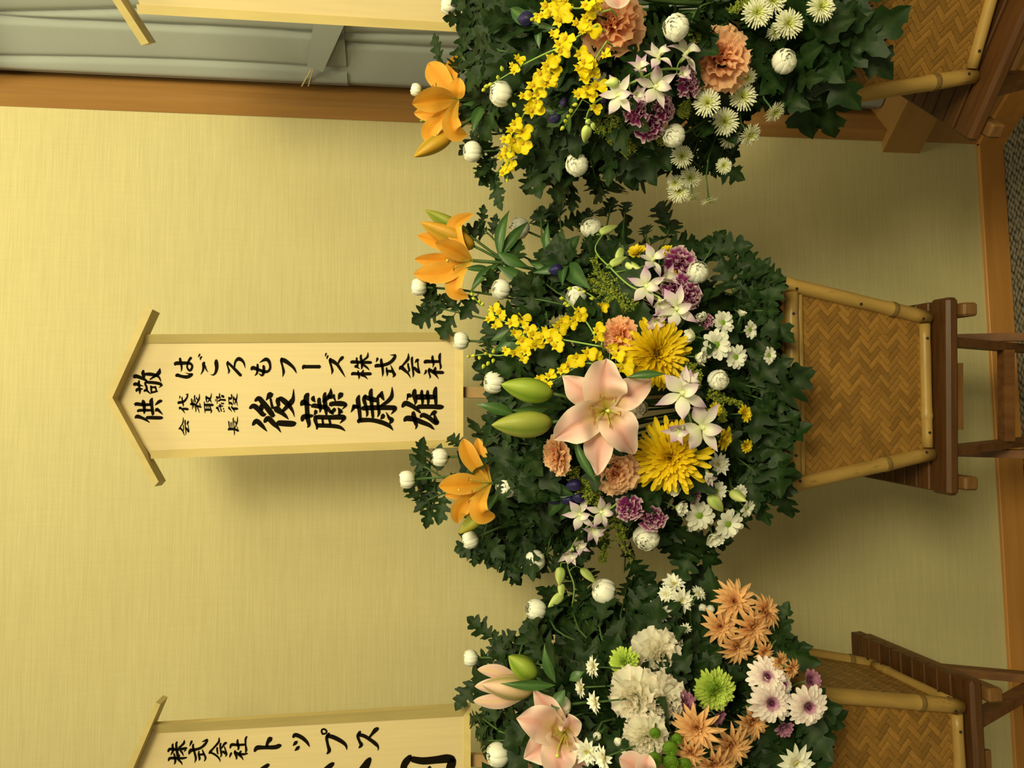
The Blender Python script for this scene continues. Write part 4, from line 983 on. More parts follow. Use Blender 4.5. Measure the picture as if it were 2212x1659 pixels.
def oncidium(A, stem, florets, buds, label, dy=-.025, group=None):
    q = random.Random(int(stem[0][0]*3+stem[0][1])); P = [A.pos(x, y, dy) for x, y in stem]
    b = A.base(P[0], q); root = thing('oncidium_spray', label, 'orchid', b, group)
    c = [Vector(p) for p in spline([list(p) for p in P], 6)]
    pts = bez(b, b+Vector((0, .05, .08)), c[0]-(c[1]-c[0]).normalized()*.03+Vector((0, .11, 0)), c[0], 8)[:-1]+c
    put_stem(root, pts, .0018, .0008, 'palestem')
    near = lambda p: min(c, key=lambda r: (r-p).length)
    for (x, y, sz) in florets:
        Pb = A.pos(x, y, dy-q.uniform(.004, .018)); n = idir(q.uniform(-.5, .4), q.uniform(-.4, .4), 1); s = sz/2*mpp(Pb)*1.42
        fo = inst('floret', oncid_me(q.randrange(5)), root, place(Pb, n, idir(-1, q.uniform(-.8, .8), 0), s))
        e = near(Pb)
        if (e-Pb).length > .003: MB().tube([e, (e+Pb)/2-FW*.002, Pb], .0006, 4).obj('pedicel', MT['palestem'], fo, True)
    for (x, y) in buds:
        p = A.pos(x, y, dy-.003); e = near(p); d = (p-e)
        d = d.normalized() if d.length > .001 else idir(-1, .3, 0)
        bud_solid('bud', p-d*.003, p+d*.006, .0032, (.55, .58, .06), (.70, .66, .05), root, 2, .03)
    return root
BLUE, BLUE2 = (.018, .014, .075), (.03, .024, .14)
def gentian(A, px, py, buds, leafs, label, face=(-.8, 0, .5), dy=0):
    q = random.Random(int(px+py)); P = A.pos(px, py, dy); n = idir(*face)
    root, pts = start(A, 'gentian', label, 'gentian', P, n, 'blue gentians', .0022, q)
    for (bx, by, tx, ty, R) in buds:
        b, t = A.pos(bx, by, dy-.008), A.pos(tx, ty, dy-.014)
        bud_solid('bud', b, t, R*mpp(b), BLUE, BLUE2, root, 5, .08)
    for (tx, ty) in leafs:
        t = A.pos(tx, ty, dy-.008); d = t-P
        inst('leaf', leaf_me('gent', q.randrange(5)), root, basis(P, d, (EYE-P).normalized()+Vector((q.uniform(-.4, .4), 0, .4)), d.length, 1.2))
    return root
def solidago(A, path, label, seed, dy=.0, w=26):
    """feathery goldenrod plume"""
    q = random.Random(seed); P = [A.pos(x, y, dy) for x, y in path]
    c = [Vector(p) for p in spline([list(p) for p in P], 6)]
    b = A.base(P[0], q); root = thing('goldenrod', label, 'goldenrod', b, 'goldenrod plumes')
    put_stem(root, bez(b, b+Vector((0, 0, .08)), c[0]-(c[1]-c[0]), c[0], 6)[:-1]+c, .0016, .0007)
    mb = MB(); cols = []
    for i, p in enumerate(c):
        t = i/(len(c)-1); ax = (c[min(i+1, len(c)-1)]-c[max(i-1, 0)]).normalized()
        for k in range(4):
            d = rot(ax, (EYE-p).normalized(), q.choice((-1, 1))*radians(q.uniform(30, 80)))+Vector((q.uniform(-.4, .4), q.uniform(-.6, .3), q.uniform(-.3, .3)))
            d.normalize(); L = w*mpp(p)*q.uniform(.6, 1.3)*(1-.5*t)
            e = p+d*L; m0 = len(mb.v); mb.tube([p, (p+e)/2+UP*.001, e], [.0006, .0005, .0004], 3)
            mb.c += [(.10, .17, .03)]*(len(mb.v)-m0)
            for g in range(9):
                o = p+d*(L*(.25+.8*g/8))+Vector((q.uniform(-1, 1), q.uniform(-1, 1), q.uniform(-1, 1)))*.0024
                r = q.uniform(.0009, .0018); m0 = len(mb.v)
                mb.add([o+Vector(x)*r for x in ((1,0,0), (-1,0,0), (0,1,0), (0,-1,0), (0,0,1.4), (0,0,-1.4))], [(0,2,4), (2,1,4), (1,3,4), (3,0,4), (2,0,5), (1,2,5), (3,1,5), (0,3,5)])
                mb.c += [mix((.16, .24, .03), (.42, .44, .06), q.random())]*(len(mb.v)-m0)
    o = mb.obj('florets', MT['firm'], root, False); tag(o, kind='stuff')
    return root

MARKS = {MID.name: [(905, 640, 'bud under the two bud orange lily'), (1010, 745, 'edge of the upright name board'), (1030, 490, 'curled orange lily'), (1160, 470, 'long lily leaves of the middle basket'), (1215, 560, 'blue gentian under the lily leaves'), (1280, 470, 'bud near the pale orchid buds'), (1400, 500, 'small yellow chrysanthemum'), (1470, 500, 'highest purple carnation'), (1560, 560, 'white bud against purple carnations'), (1650, 600, 'open bamboo post end of the middle basket'),
    (1660, 700, 'small half open daisy'), (1590, 770, 'largest open daisy'), (1700, 790, 'ragged daisy over the middle rim'), (1680, 870, 'yellow pair flower near the middle rim'), (1690, 950, 'yellow flower on a bent stalk'), (1680, 1040, 'outermost small daisy'), (1560, 1120, 'two open daisies below the orchid buds'), (1480, 1190, 'loose white bud of the middle basket'), (1360, 1180, 'drooping goldenrod'), (1240, 1230, 'drooping orchid spray'), (1150, 1220, 'bud facing the drooping orchid'), (1050, 1190, 'striped green lily bud'), (960, 1080, 'orange lily with striped buds'), (900, 1010, 'topmost white bud of the middle basket'), (970, 940, 'lower corner of the upright name board'), (1080, 900, 'two fat green lily buds'), (1110, 780, 'yellow oncidium under the name board'), (1130, 640, 'yellow oncidium and orange lily'), (1300, 640, 'goldenrod under the orchid buds'), (1340, 730, 'orange carnation by the oncidium'), (1300, 890, 'big pink lily'), (1420, 770, 'upper yellow spider flower'), (1440, 990, 'lower yellow spider flower'), (1200, 990, 'sideways orange carnation'), (1330, 1030, 'orange carnation touching the lily'), (1230, 1070, 'blue gentian by the drooping orchid'), (1490, 890, 'big lavender orchids')],
 LEFT.name: [(1030, 1420, 'topmost bud of the pompon basket'), (1060, 1490, 'half open pink lily'), (1130, 1400, 'green bud of the pink lily'), (1160, 1330, 'bud below the drooping orchid tip'), (1040, 1600, 'stake of the tilted board'), (1200, 1580, 'open pink lily of the pompon basket'), (1300, 1290, 'loose white bud leaning to the middle'), (1270, 1480, 'white flowers in profile'), (1350, 1430, 'small green pompon'), (1430, 1410, 'single cream carnation'), (1400, 1520, 'pair of cream carnations'), (1400, 1600, 'green button flowers'), (1460, 1290, 'bunch of pointed white flowers'), (1590, 1340, 'upper bronze cluster'), (1680, 1400, 'small bronze flowers at the basket corner'), (1540, 1490, 'large green pompon'), (1660, 1510, 'pink flowers with purple hearts'), (1540, 1600, 'lower bronze cluster'), (1700, 1580, 'dark purple flower under the pink pair'), (1720, 1650, 'white flower with few broad petals'), (1280, 1620, 'white flowers under the pink lily')],
 RIGHT.name: [(980, 40, 'foot of the board before the curtain'), (950, 180, 'orange lily by the window post'), (1080, 200, 'spread white bud by the window'), (1030, 340, 'bud under the long lily bud'), (1120, 100, 'thin oncidium twig by the window'), (1110, 330, 'tip of the long oncidium'), (1180, 180, 'middle of the long oncidium'), (1180, 30, 'single blue gentian bud'), (1180, 390, 'gap between two baskets'), (1250, 370, 'nested white bud by the window'), (1220, 240, 'gentian under the long oncidium'), (1320, 50, 'orange carnation under a leaf'), (1270, 170, 'oncidium ending in tiny buds'), (1330, 420, 'longest hanging leaf by the window'), (1400, 380, 'trailing white stalks'), (1400, 260, 'purple carnations by the window'), (1400, 160, 'white lavender orchids by the window'), (1460, 60, 'lone white bud above the biggest carnation'), (1560, 120, 'biggest orange carnation'), (1550, 330, 'white flowers before the window post'), (1570, 250, 'fine white bunch under the carnation'), (1690, 140, 'round white bud over the turned basket'), (1680, 230, 'corner post of the turned basket'), (1690, 30, 'fine white bunch over the turned basket'), (1800, 120, 'weave of the turned basket'), (1820, 10, 'outermost fine white flower')]}

# ================================================================== MIDDLE ARRANGEMENT
OR = ((.86, .38, .03), (.90, .50, .09), (.72, .46, .06), (.76, .25, .012))          # orange lily: base, edge, throat, midrib
PK = ((.84, .48, .44), (.92, .78, .68), (.66, .56, .04), (.80, .36, .27))          # pink lily
GB = ((.27, .38, .035), (.34, .42, .06))                                            # green lily bud
U = (-1, 0, .25)
W = 'white chrysanthemum bud'
g = 'closed white chrysanthemums in the middle basket'
for px, py, sz, f, lab, lv in [
    (905, 620, 34, (-1, 0, .2), W+' on a leafy stem below the orange lily of the middle basket', 6),
    (996, 736, 34, (-1, 0, .25), W+' touching the corner of the upright name board', 6),
    (1083, 625, 38, (-.9, 0, .6), W+' between the orange lily and the yellow oncidium', 5),
    (1246, 640, 40, (-.9, .2, .5), W+' half hidden behind oncidium buds of the middle basket', 4),
    (1122, 493, 42, (-.8, -.2, .5), W+' half hidden behind long lily leaves', 5),
    (1277, 493, 42, (-.3, -.1, 1), W+' facing outward beside the pale orchid buds of the middle basket', 6),
    (1068, 826, 42, (-.95, 0, .45), W+' beside the fat green lily buds', 5),
    (951, 988, 36, (-1, 0, .3), W+' by the lower edge of the upright name board', 5),
    (880, 1036, 34, (-1, 0, .2), W+' at the tip of the topmost leafy stem over the orange lily', 7),
    (1094, 1053, 40, (-.75, .1, .75), W+' just under an orange lily throat', 5),
    (1016, 1166, 34, (-.9, .3, .3), W+' behind the striped lily bud', 6),
    (1155, 1209, 42, (-.75, .3, .6), W+' facing outward next to the drooping orchid spray', 7),
    (1506, 589, 44, (-.1, -.2, 1), W+' pressed against the purple carnations', 4),
    (1396, 1160, 50, (-.35, .35, 1), W+' loosely opening below the purple carnations', 6),
    (1551, 821, 40, (0, 0, 1), W+' round and tight among the lower daisies', 5),
    (1376, 882, 40, (.3, 0, 1), W+' peeping out under the pink lily', 0)]:
    flower(MID, 'bud', px, py, sz, f, lab, g, .03 if (px, py) in ((1122, 493), (1246, 640), (1376, 882)) else (-.035 if px > 1350 else -.012), lv, .068)
g = 'white daisies in the middle basket'
D1 = 'white daisy with green eye in the cluster over the basket rim'
D2 = 'white daisy with green eye under the dangling orchid buds'
for k, px, py, sz, f, lab in [
    ('daisy', 1560, 697, 46, (.3, -.1, 1), D1), ('daisy', 1619, 713, 36, (.5, 0, .8), D1), ('daisy_side', 1600, 683, 26, (.2, -.8, .4), 'small half open white daisy nearest the bamboo rim'),
    ('daisy_side', 1499, 727, 40, (-.8, -.1, .5), 'half open white daisy turned away beside the yellow spider flower'), ('daisy_side', 1503, 771, 46, (.7, .1, .5), 'cupped white daisy wrapped in goldenrod'),
    ('daisy', 1546, 745, 58, (.1, 0, 1), 'largest open white daisy with green eye in the upper cluster'), ('daisy', 1588, 771, 48, (.3, .1, 1), D1), ('daisy_side', 1520, 692, 34, (-.5, -.6, .5), 'pale backs of a white daisy beside a small purple carnation bud'), ('daisy', 1660, 768, 34, (.5, 0, .9), 'small ragged white daisy hanging over the bamboo rim'),
    ('daisy_side', 1465, 1057, 40, (-.7, -.1, .6), 'closed narrow white daisy under the yellow spider flower'), ('daisy_side', 1461, 1096, 44, (.7, .1, .55), 'cupped white daisy beside the closed narrow daisy'), ('daisy', 1510, 1113, 58, (.2, .1, 1), D2), ('daisy', 1571, 1131, 60, (.3, .2, 1), D2),
    ('daisy_side', 1539, 1156, 48, (.1, .5, .8), 'lowest white daisy of the middle basket overlapped by two open daisies'), ('daisy', 1546, 1060, 40, (.1, 0, 1), 'white daisy partly covered by a curled orchid blossom'), ('daisy', 1594, 1064, 34, (.3, .2, 1), 'small white daisy behind a pale orchid bud'), ('daisy', 1612, 1097, 36, (.5, .3, .8), 'outermost small white daisy beside dark leaves'), ('daisy_side', 1492, 1131, 30, (.3, .6, .6), 'small shaded white daisy between two open daisies')]:
    flower(MID, k, px, py, sz, f, lab, g, -.045)
flower(MID, 'pointed', 1551, 1003, 54, (.2, -.2, 1), 'dense white chrysanthemum with pale gold heart beside the orchid spray', None, -.01)
g = 'small yellow chrysanthemums in the middle basket'
for px, py, sz, f, lab in [(1377, 551, 46, (-.4, -.6, .6), 'largest small yellow chrysanthemum above the lavender orchids'), (1440, 545, 30, (-.5, -.5, .7), 'tiny yellow chrysanthemum next to a purple carnation'), (1403, 556, 26, (.2, -.6, .6), 'yellow chrysanthemum bud tucked behind the lavender orchids'),
    (1448, 590, 24, (.2, .2, 1), 'speck of yellow chrysanthemum between orchid and purple carnation'), (1604, 893, 38, (.5, -.1, .8), 'small yellow chrysanthemum pair flower near the basket rim'), (1609, 961, 32, (.4, .3, .8), 'small yellow chrysanthemum on a bent stalk'), (1557, 945, 52, (.6, .2, .6), 'cupped yellow chrysanthemum under the big orchid blossom'), (1541, 885, 32, (.3, 0, 1), 'yellow chrysanthemum half hidden by an orchid petal'), (1429, 818, 46, (.5, .3, .6), 'yellow chrysanthemum hanging behind the long dark leaf')]:
    flower(MID, 'yellow_mum', px, py, sz, f, lab, g, -.05 if px > 1500 else (-.01 if py < 600 else .01))
flower(MID, 'spider', 1412, 766, 165, (.25, -.1, 1), 'large yellow spider chrysanthemum beside an orange carnation', 'yellow spider chrysanthemums', -.005)
flower(MID, 'spider', 1448, 985, 170, (-.35, .15, 1), 'large yellow spider chrysanthemum under the lavender orchids', 'yellow spider chrysanthemums', -.005)
g = 'purple carnations in the middle basket'
for px, py, sz, f, lab in [(1472, 567, 56, (.1, -.2, 1), 'purple white edged carnation highest beside the white bud'), (1462, 622, 52, (0, 0, 1), 'purple white edged carnation between two lavender orchids'), (1494, 640, 46, (.4, .2, .8), 'shaded purple carnation behind the other two'), (1525, 697, 26, (.2, .3, 1), 'tiny purple carnation bud among daisies'),
    (1360, 1101, 44, (-.1, .3, 1), 'purple white edged carnation beside the orange carnation'), (1410, 1123, 46, (-.2, .3, 1), 'purple white edged carnation above the loose white bud'), (1503, 1076, 24, (.6, .3, .7), 'tiny closed purple carnation bud beside white daisies')]:
    flower(MID, 'purple_carnation', px, py, sz, f, lab, g, -.045)
g = 'orange carnations in the middle basket'
for px, py, sz, f, lab in [(1330, 722, 66, (-.75, -.1, .75), 'orange carnation between oncidium and yellow spider flower'), (1192, 985, 66, (-.9, .1, .5), 'pale orange carnation seen sideways below the lily bud'), (1328, 1024, 80, (-.2, .2, 1), 'pale orange carnation touching the pink lily petal')]:
    flower(MID, 'carnation' if px == 1330 else 'pale_carnation', px, py, sz, f, lab, g, -.02)
lily(MID, (1309, 886), -.02, [
    ([(1258, 846, -.02), (1212, 812, -.01)], 60, 0), ([(1360, 852, -.03), (1411, 816, -.01)], 62, 0), ([(1296, 960, -.03), (1289, 1031, -.01)], 62, 0),
    ([(1304, 832, -.04), (1313, 768, -.02)], 88, 1), ([(1252, 914, -.045), (1191, 954, -.01)], 74, 1), ([(1338, 926, -.05), (1375, 986, -.025)], 74, 1)],
    'large open pink lily with yellow throat and two green buds', PK, None,
    [(1192, 850, 1082, 830, -.01, 27, *GB), (1190, 912, 1062, 918, -.01, 29, (.32, .36, .055), (.38, .40, .08))],
    [(1110, 895, 1030, 872, .02, 26), (1240, 945, 1290, 1045, -.0, 24), (1355, 815, 1440, 808, -.03, 22), (1190, 880, 1100, 885, .03, 24)],
    (-.15, -.02, 1), 'pink_lily', .062, True)
lily(MID, (1021, 563), -.02, [
    ([(960, 528, .03), (901, 508, .03)], 42, 0), ([(955, 562, .01), (895, 560, .01)], 40, 0), ([(960, 588, -.01), (893, 592, -.01)], 56, 1), ([(985, 542, -.03), (940, 524, -.05)], 46, 1),
    ([(992, 525, -.01), (984, 484, -.01), (1023, 461, .0)], 40, 0), ([(990, 590, -.01), (982, 628, -.01), (1012, 642, 0)], 44, 0)],
    'orange lily with curled petals and two closed buds above the oncidium', OR, None,
    [(1012, 508, 918, 453, .02, 17, (.24, .30, .03), (.34, .32, .03)), (1024, 532, 908, 480, .01, 22, (.55, .30, .025), (.66, .32, .025))],
    [(1080, 560, 1095, 450, .0, 26), (1078, 560, 1140, 470, .0, 26), (1075, 575, 1160, 607, -.02, 34), (1075, 545, 1140, 580, -.02, 28), (1075, 570, 1012, 632, .0, 22), (1060, 580, 1000, 580, .0, 16), (1190, 565, 1180, 480, 0, 20)],
    (-1, .05, .35), 'orange_lily', .045, False, True, .14)
lily(MID, (1061, 1044), -.02, [
    ([(1040, 990, 0), (1031, 946, .01)], 36, 0), ([(1015, 990, -.01), (1000, 947, -.01)], 46, 1), ([(1010, 1062, .02), (960, 1070, .02)], 34, 0),
    ([(1000, 1046, -.03), (947, 1050, -.04)], 54, 1), ([(1012, 1078, -.02), (990, 1105, -.02), (990, 1131, -.01)], 46, 1), ([(1036, 1082, -.03), (1040, 1112, -.03), (1070, 1116, -.01)], 48, 0)],
    'orange lily opening wide with striped green buds beneath', OR, None,
    [(1046, 1108, 992, 1153, .02, 16, (.30, .36, .03), (.42, .32, .03)), (1050, 1092, 978, 1112, .03, 15, (.45, .30, .03), (.55, .30, .03)), (1010, 1060, 960, 1062, .03, 10, *GB)],
    [(1080, 1060, 1040, 1130, .02, 22), (1090, 1050, 1150, 1090, .01, 22)],
    (-.9, .1, .6), 'orange_lily', .06, False, True, .14)
orchid_spray(MID, [(1470, 690), (1420, 640), (1365, 620), (1320, 580), (1286, 540), (1305, 503)],
    [(1410, 563, 62, (.1, -.4, 1), False), (1396, 618, 70, (0, .1, 1), False), (1432, 605, 64, (.4, -.2, .8), True), (1425, 650, 60, (.1, .5, .7), True), (1462, 666, 82, (-.1, .2, 1), False), (1418, 690, 56, (-.3, .4, .7), True)],
    [(1296, 503, 1334, 487, 9), (1335, 562, 1345, 530, 9), (1318, 572, 1355, 555, 9), (1352, 570, 1388, 585, 10)],
    'lavender white dendrobium spray with pale buds arching over goldenrod', -.035)
orchid_spray(MID, [(1475, 860), (1490, 900), (1503, 970), (1524, 1005), (1530, 1040), (1545, 1060)],
    [(1474, 850, 96, (-.1, -.1, 1), False), (1515, 922, 98, (.1, .1, 1), False), (1468, 927, 66, (-.4, .3, .8), True), (1484, 832, 60, (.1, -.6, .7), True), (1527, 1022, 50, (.2, .6, .6), True)],
    [(1533, 1070, 1562, 1105, 14), (1579, 1063, 1612, 1083, 12)],
    'large lavender white dendrobium spray hanging in front of the yellow spider flower', -.05)
orchid_spray(MID, [(1330, 1090), (1290, 1120), (1248, 1160), (1226, 1215), (1240, 1265), (1236, 1308)],
    [(1254, 1110, 62, (-.2, .1, 1), False), (1298, 1106, 58, (.3, -.1, .9), False), (1280, 1140, 60, (.2, .3, .9), True), (1232, 1190, 62, (-.2, .3, .8), True), (1250, 1175, 46, (.1, .2, 1), True)],
    [(1211, 1225, 1208, 1265, 11), (1255, 1228, 1288, 1260, 9), (1216, 1283, 1184, 1312, 10), (1212, 1260, 1214, 1292, 8), (1250, 1318, 1256, 1350, 10)],
    'drooping dendrobium spray with yellow green buds reaching beyond the middle basket', -.02)
oncidium(MID, [(1296, 748), (1240, 738), (1190, 728), (1130, 708), (1080, 690), (1045, 665), (1022, 640)],
    [(1065, 668, 26), (1056, 690, 24), (1080, 675, 28), (1070, 705, 24), (1104, 698, 30), (1122, 690, 36), (1140, 712, 34), (1128, 735, 40), (1150, 722, 28), (1178, 716, 30), (1190, 735, 36), (1205, 706, 32), (1212, 695, 28), (1172, 728, 26), (1200, 748, 28), (1155, 745, 30), (1110, 718, 24)],
    [(1024, 645), (1036, 652), (1042, 658), (1020, 636)], 'dense yellow oncidium spray beside the upright name board')
oncidium(MID, [(1290, 735), (1270, 700), (1245, 670), (1225, 650), (1212, 640)], [(1240, 690, 26), (1248, 672, 26), (1254, 682, 22), (1232, 700, 22), (1245, 662, 18)], [(1215, 645), (1222, 655), (1228, 660)], 'short yellow oncidium twig with a few flowers by the white bud')
oncidium(MID, [(1300, 745), (1302, 700), (1292, 655), (1272, 635), (1240, 622)], [(1297, 660, 26), (1290, 714, 28), (1288, 732, 24), (1300, 668, 20)], [(1250, 625), (1262, 630), (1280, 645), (1232, 623)], 'thin arching oncidium twig above the orange carnation')
oncidium(MID, [(1340, 790), (1300, 790), (1262, 785), (1220, 808), (1170, 838), (1140, 852)], [(1268, 762, 32), (1282, 770, 28), (1246, 772, 34), (1226, 790, 34), (1212, 800, 26), (1165, 818, 24), (1186, 812, 26), (1330, 768, 30), (1342, 795, 38), (1318, 750, 24), (1350, 780, 26), (1180, 830, 22)], [(1150, 846), (1138, 853), (1160, 842), (1190, 845)], 'yellow oncidium spray running behind the pink lily')
oncidium(MID, [(1150, 740), (1120, 758), (1080, 768), (1050, 765), (1012, 770)], [(1092, 756, 22), (1110, 762, 26), (1135, 758, 26), (1128, 775, 20)], [(1012, 770), (1024, 768), (1036, 772), (1050, 764), (1060, 768), (1066, 760), (1045, 790), (1055, 784), (1066, 778)], 'budding oncidium tip touching the bottom of the upright name board')
gentian(MID, 1225, 572, [(1200, 545, 1176, 541, 9), (1228, 560, 1196, 540, 8), (1216, 582, 1184, 585, 13), (1222, 552, 1206, 546, 9)], [(1140, 572), (1195, 480), (1178, 555), (1250, 500), (1275, 625), (1215, 620), (1150, 590)], 'blue gentian cluster below the orange lily leaves')
gentian(MID, 1185, 700, [(1165, 690, 1132, 683, 11), (1168, 722, 1142, 728, 13), (1240, 695, 1212, 692, 11), (1160, 708, 1148, 700, 9)], [(1115, 665), (1100, 740), (1180, 670), (1060, 735), (1065, 760)], 'blue gentian buds behind the yellow oncidium', dy=.02)
gentian(MID, 1240, 1068, [(1210, 1080, 1180, 1082, 9), (1240, 1078, 1208, 1082, 10), (1256, 1046, 1222, 1050, 14), (1262, 1072, 1236, 1078, 13)], [(1150, 1045), (1155, 1075), (1172, 1035), (1175, 1118), (1212, 1125), (1180, 1060)], 'blue gentian cluster beside the drooping orchid spray')
for i, (path, w) in enumerate([([(1340, 640), (1300, 610), (1285, 560)], 30), ([(1350, 620), (1320, 640), (1272, 610)], 28), ([(1380, 680), (1345, 665), (1318, 655)], 26), ([(1340, 690), (1335, 650), (1300, 590)], 28), ([(1340, 560), (1355, 590), (1375, 640)], 22)]):
    solidago(MID, path, 'yellow green goldenrod plume beneath the pale orchid buds', 50+i, .01, w)
for i, (path, w) in enumerate([([(1290, 1060), (1262, 1050), (1235, 1020)], 28), ([(1300, 1080), (1270, 1070), (1242, 1040)], 26), ([(1330, 1060), (1340, 1110), (1345, 1160)], 26), ([(1330, 1100), (1335, 1150), (1375, 1225)], 18), ([(1300, 1140), (1310, 1180), (1300, 1210)], 20)]):
    solidago(MID, path, 'yellow green goldenrod plume between the orange carnation and drooping orchids', 60+i, .01, w)
for i, (path, w) in enumerate([([(1470, 790), (1500, 800), (1506, 830)], 16), ([(1530, 850), (1560, 862), (1600, 872)], 14), ([(1540, 870), (1555, 885), (1562, 905)], 14)]):
    solidago(MID, path, 'small goldenrod sprig among the daisies of the middle basket', 70+i, -.02, w)
LAB = 'dark green lobed chrysanthemum leaves on a stem '+MID.name
g = 'leafy stems in the middle basket'
for i, (a, b, n, sz) in enumerate([
    ((1010, 680), (905, 655), 5, .062), ((1095, 755), (1035, 752), 4, .055), ((1070, 520), (1026, 476), 3, .05), ((1110, 600), (1050, 560), 3, .06), ((1170, 520), (1168, 440), 2, .06), ((1215, 520), (1203, 418), 2, .065), ((1262, 515), (1272, 450), 2, .055),
    ((1310, 490), (1325, 420), 1, .06), ((1345, 510), (1354, 425), 1, .06), ((1400, 540), (1392, 478), 2, .06), ((1425, 545), (1464, 455), 2, .075), ((1505, 590), (1566, 490), 2, .065), ((1520, 600), (1530, 530), 3, .065),
    ((1580, 640), (1622, 548), 3, .065), ((1600, 650), (1684, 557), 4, .075), ((1560, 630), (1645, 650), 4, .075), ((1590, 670), (1722, 672), 4, .085), ((1570, 660), (1660, 700), 3, .07),
    ((1630, 790), (1730, 777), 4, .075), ((1600, 830), (1722, 850), 4, .085), ((1610, 850), (1742, 885), 4, .085), ((1600, 820), (1690, 810), 3, .08), ((1610, 910), (1725, 945), 4, .08), ((1600, 880), (1715, 910), 3, .08), ((1620, 960), (1735, 988), 4, .085), ((1580, 980), (1692, 1042), 4, .085), ((1590, 1000), (1660, 1010), 3, .08), ((1640, 1020), (1738, 1062), 4, .06), ((1600, 1040), (1692, 1086), 4, .06), ((1560, 1090), (1652, 1124), 4, .055),
    ((1440, 1120), (1476, 1212), 4, .08), ((1470, 1150), (1512, 1196), 3, .07), ((1400, 1080), (1440, 1140), 3, .07), ((1350, 1170), (1360, 1225), 3, .06), ((1260, 1200), (1250, 1255), 3, .06), ((1190, 1160), (1172, 1238), 4, .075), ((1140, 1140), (1108, 1240), 4, .08), ((1100, 1150), (1068, 1228), 4, .075), ((1060, 1110), (1030, 1200), 4, .065), ((1030, 1160), (1022, 1225), 2, .05),
    ((1045, 1005), (962, 932), 1, .055), ((970, 1040), (882, 986), 4, .06), ((970, 1060), (890, 1096), 4, .06), ((1110, 955), (1050, 915), 3, .06), ((1150, 900), (1080, 890), 3, .06), ((1120, 1000), (1060, 985), 4, .06), ((1150, 780), (1080, 770), 4, .065), ((1180, 650), (1120, 640), 4, .065)]):
    low = a[0] > 1550 and b[0] > 1640
    if low: b = (a[0]+(b[0]-a[0])*.74, b[1]); sz *= .88; n = max(2, n-1)
    spray(MID, a, b, n, sz, LAB, g, 100+i, .012 if a[0] > 1550 else .025)
q = random.Random(77)
for i in range(58):
    a = q.uniform(0, 2*pi); r = sqrt(q.uniform(.0, 1)); px = 1305+270*r*cos(a); py = 850+275*r*sin(a)
    dx, dy_ = (px-1480), (py-850); l = sqrt(dx*dx+dy_*dy_)+1
    if px < 1130 and 680 < py < 1000: px += 80
    if i >= 44: px, py = q.uniform(1110, 1250), q.uniform(985, 1150)
    spray(MID, (px, py), (px+dx/l*60, py+dy_/l*60), 8, .078, LAB, g, 300+i, q.uniform(.05, .11))
for i in range(16):
    px, py = q.uniform(1500, 1660), q.uniform(640, 1060)
    spray(MID, (px-40, py), (px+10, py+(py-850)*.12), 4, .07, LAB, g, 400+i, q.uniform(.03, .07))

# ================================================================== ARRANGEMENT WITH GREEN POMPONS
g = 'closed white chrysanthemums in the pompon basket'
for px, py, sz, f, lab, lv in [
    (1017, 1421, 32, (-1, 0, .2), W+' topmost beside the half open pink lily', 6),
    (1158, 1317, 42, (-.8, -.25, .55), W+' near the tip of the drooping orchid buds', 6),
    (1306, 1278, 48, (-.7, -.6, .4), W+' with loose petals leaning toward the middle basket', 6),
    (1214, 1525, 38, (-.9, 0, .5), W+' resting against the pink lily petals', 4),
    (1076, 1630, 46, (-.9, 0, .4), W+' beside the stake of the tilted name board', 5)]:
    flower(LEFT, 'bud', px, py, sz, f, lab, g, -.04 if px > 1200 else -.015, lv, .068)
g = 'white spray chrysanthemums in the pompon basket'
PW = 'pointed white spray chrysanthemum'
for px, py, sz, f, lab in [(1283, 1441, 46, (-.9, -.1, .4), PW+' facing up beside a small green pompon'), (1258, 1485, 46, (-1, 0, .3), PW+' in profile below the half open lily'), (1288, 1517, 50, (-.9, 0, .45), PW+' in profile next to the cream carnations'),
    (1268, 1622, 64, (-.3, .1, 1), PW+' behind the pink lily petals'), (1306, 1636, 58, (-.8, .1, .5), PW+' in profile under the pink lily'), (1456, 1262, 52, (-.2, -.7, .6), PW+' highest of the bunch near the bronze flowers'), (1425, 1320, 54, (-.45, .2, .9), PW+' lowest of the bunch near the bronze flowers'),
    (1472, 1297, 58, (.1, -.2, 1), PW+' facing outward in the bunch near the bronze flowers'), (1508, 1283, 38, (.4, -.6, .5), PW+' small and half open next to bronze petals'), (1440, 1284, 40, (-.3, -.4, .8), PW+' behind the others of its bunch'), (1481, 1356, 26, (-.2, .1, 1), 'tiny opening white chrysanthemum bud above a cream carnation'), (1716, 1646, 84, (.2, 0, 1), PW+' with few broad petals over the basket')]:
    flower(LEFT, 'pointed', px, py, sz, f, lab, g, -.05)
for px, py, lab in [(1518, 1313, 'round green white bud beside the bronze flowers'), (1535, 1316, 'round green white bud touching a bronze petal'), (1450, 1336, 'slim white bud on the stalk of the white bunch'), (1290, 1590, 'small white bud behind the pink lily'), (1335, 1602, 'small white bud near the cream carnation'), (1350, 1625, 'white bud above the second pink lily')]:
    flower(LEFT, 'bud', px, py, 16, (-.4, 0, 1), lab, 'tiny white buds in the pompon basket', .0)
g = 'cream carnations in the pompon basket'
for px, py, sz, f, lab in [(1426, 1415, 92, (.1, -.3, 1), 'cream pink edged carnation standing apart above the pompon'), (1368, 1512, 96, (-.4, 0, 1), 'cream carnation crowded between pompon and its neighbour'), (1428, 1522, 98, (.1, 0, 1), 'roundest cream carnation with pink heart'), (1396, 1602, 78, (-.2, .1, 1), 'cream carnation half covered by green button flowers')]:
    flower(LEFT, 'cream_carnation', px, py, sz, f, lab, g, -.01)
flower(LEFT, 'pompon', 1350, 1428, 66, (-.4, 0, 1), 'small lime green pompon beside a cream carnation', 'green pompons', -.01)
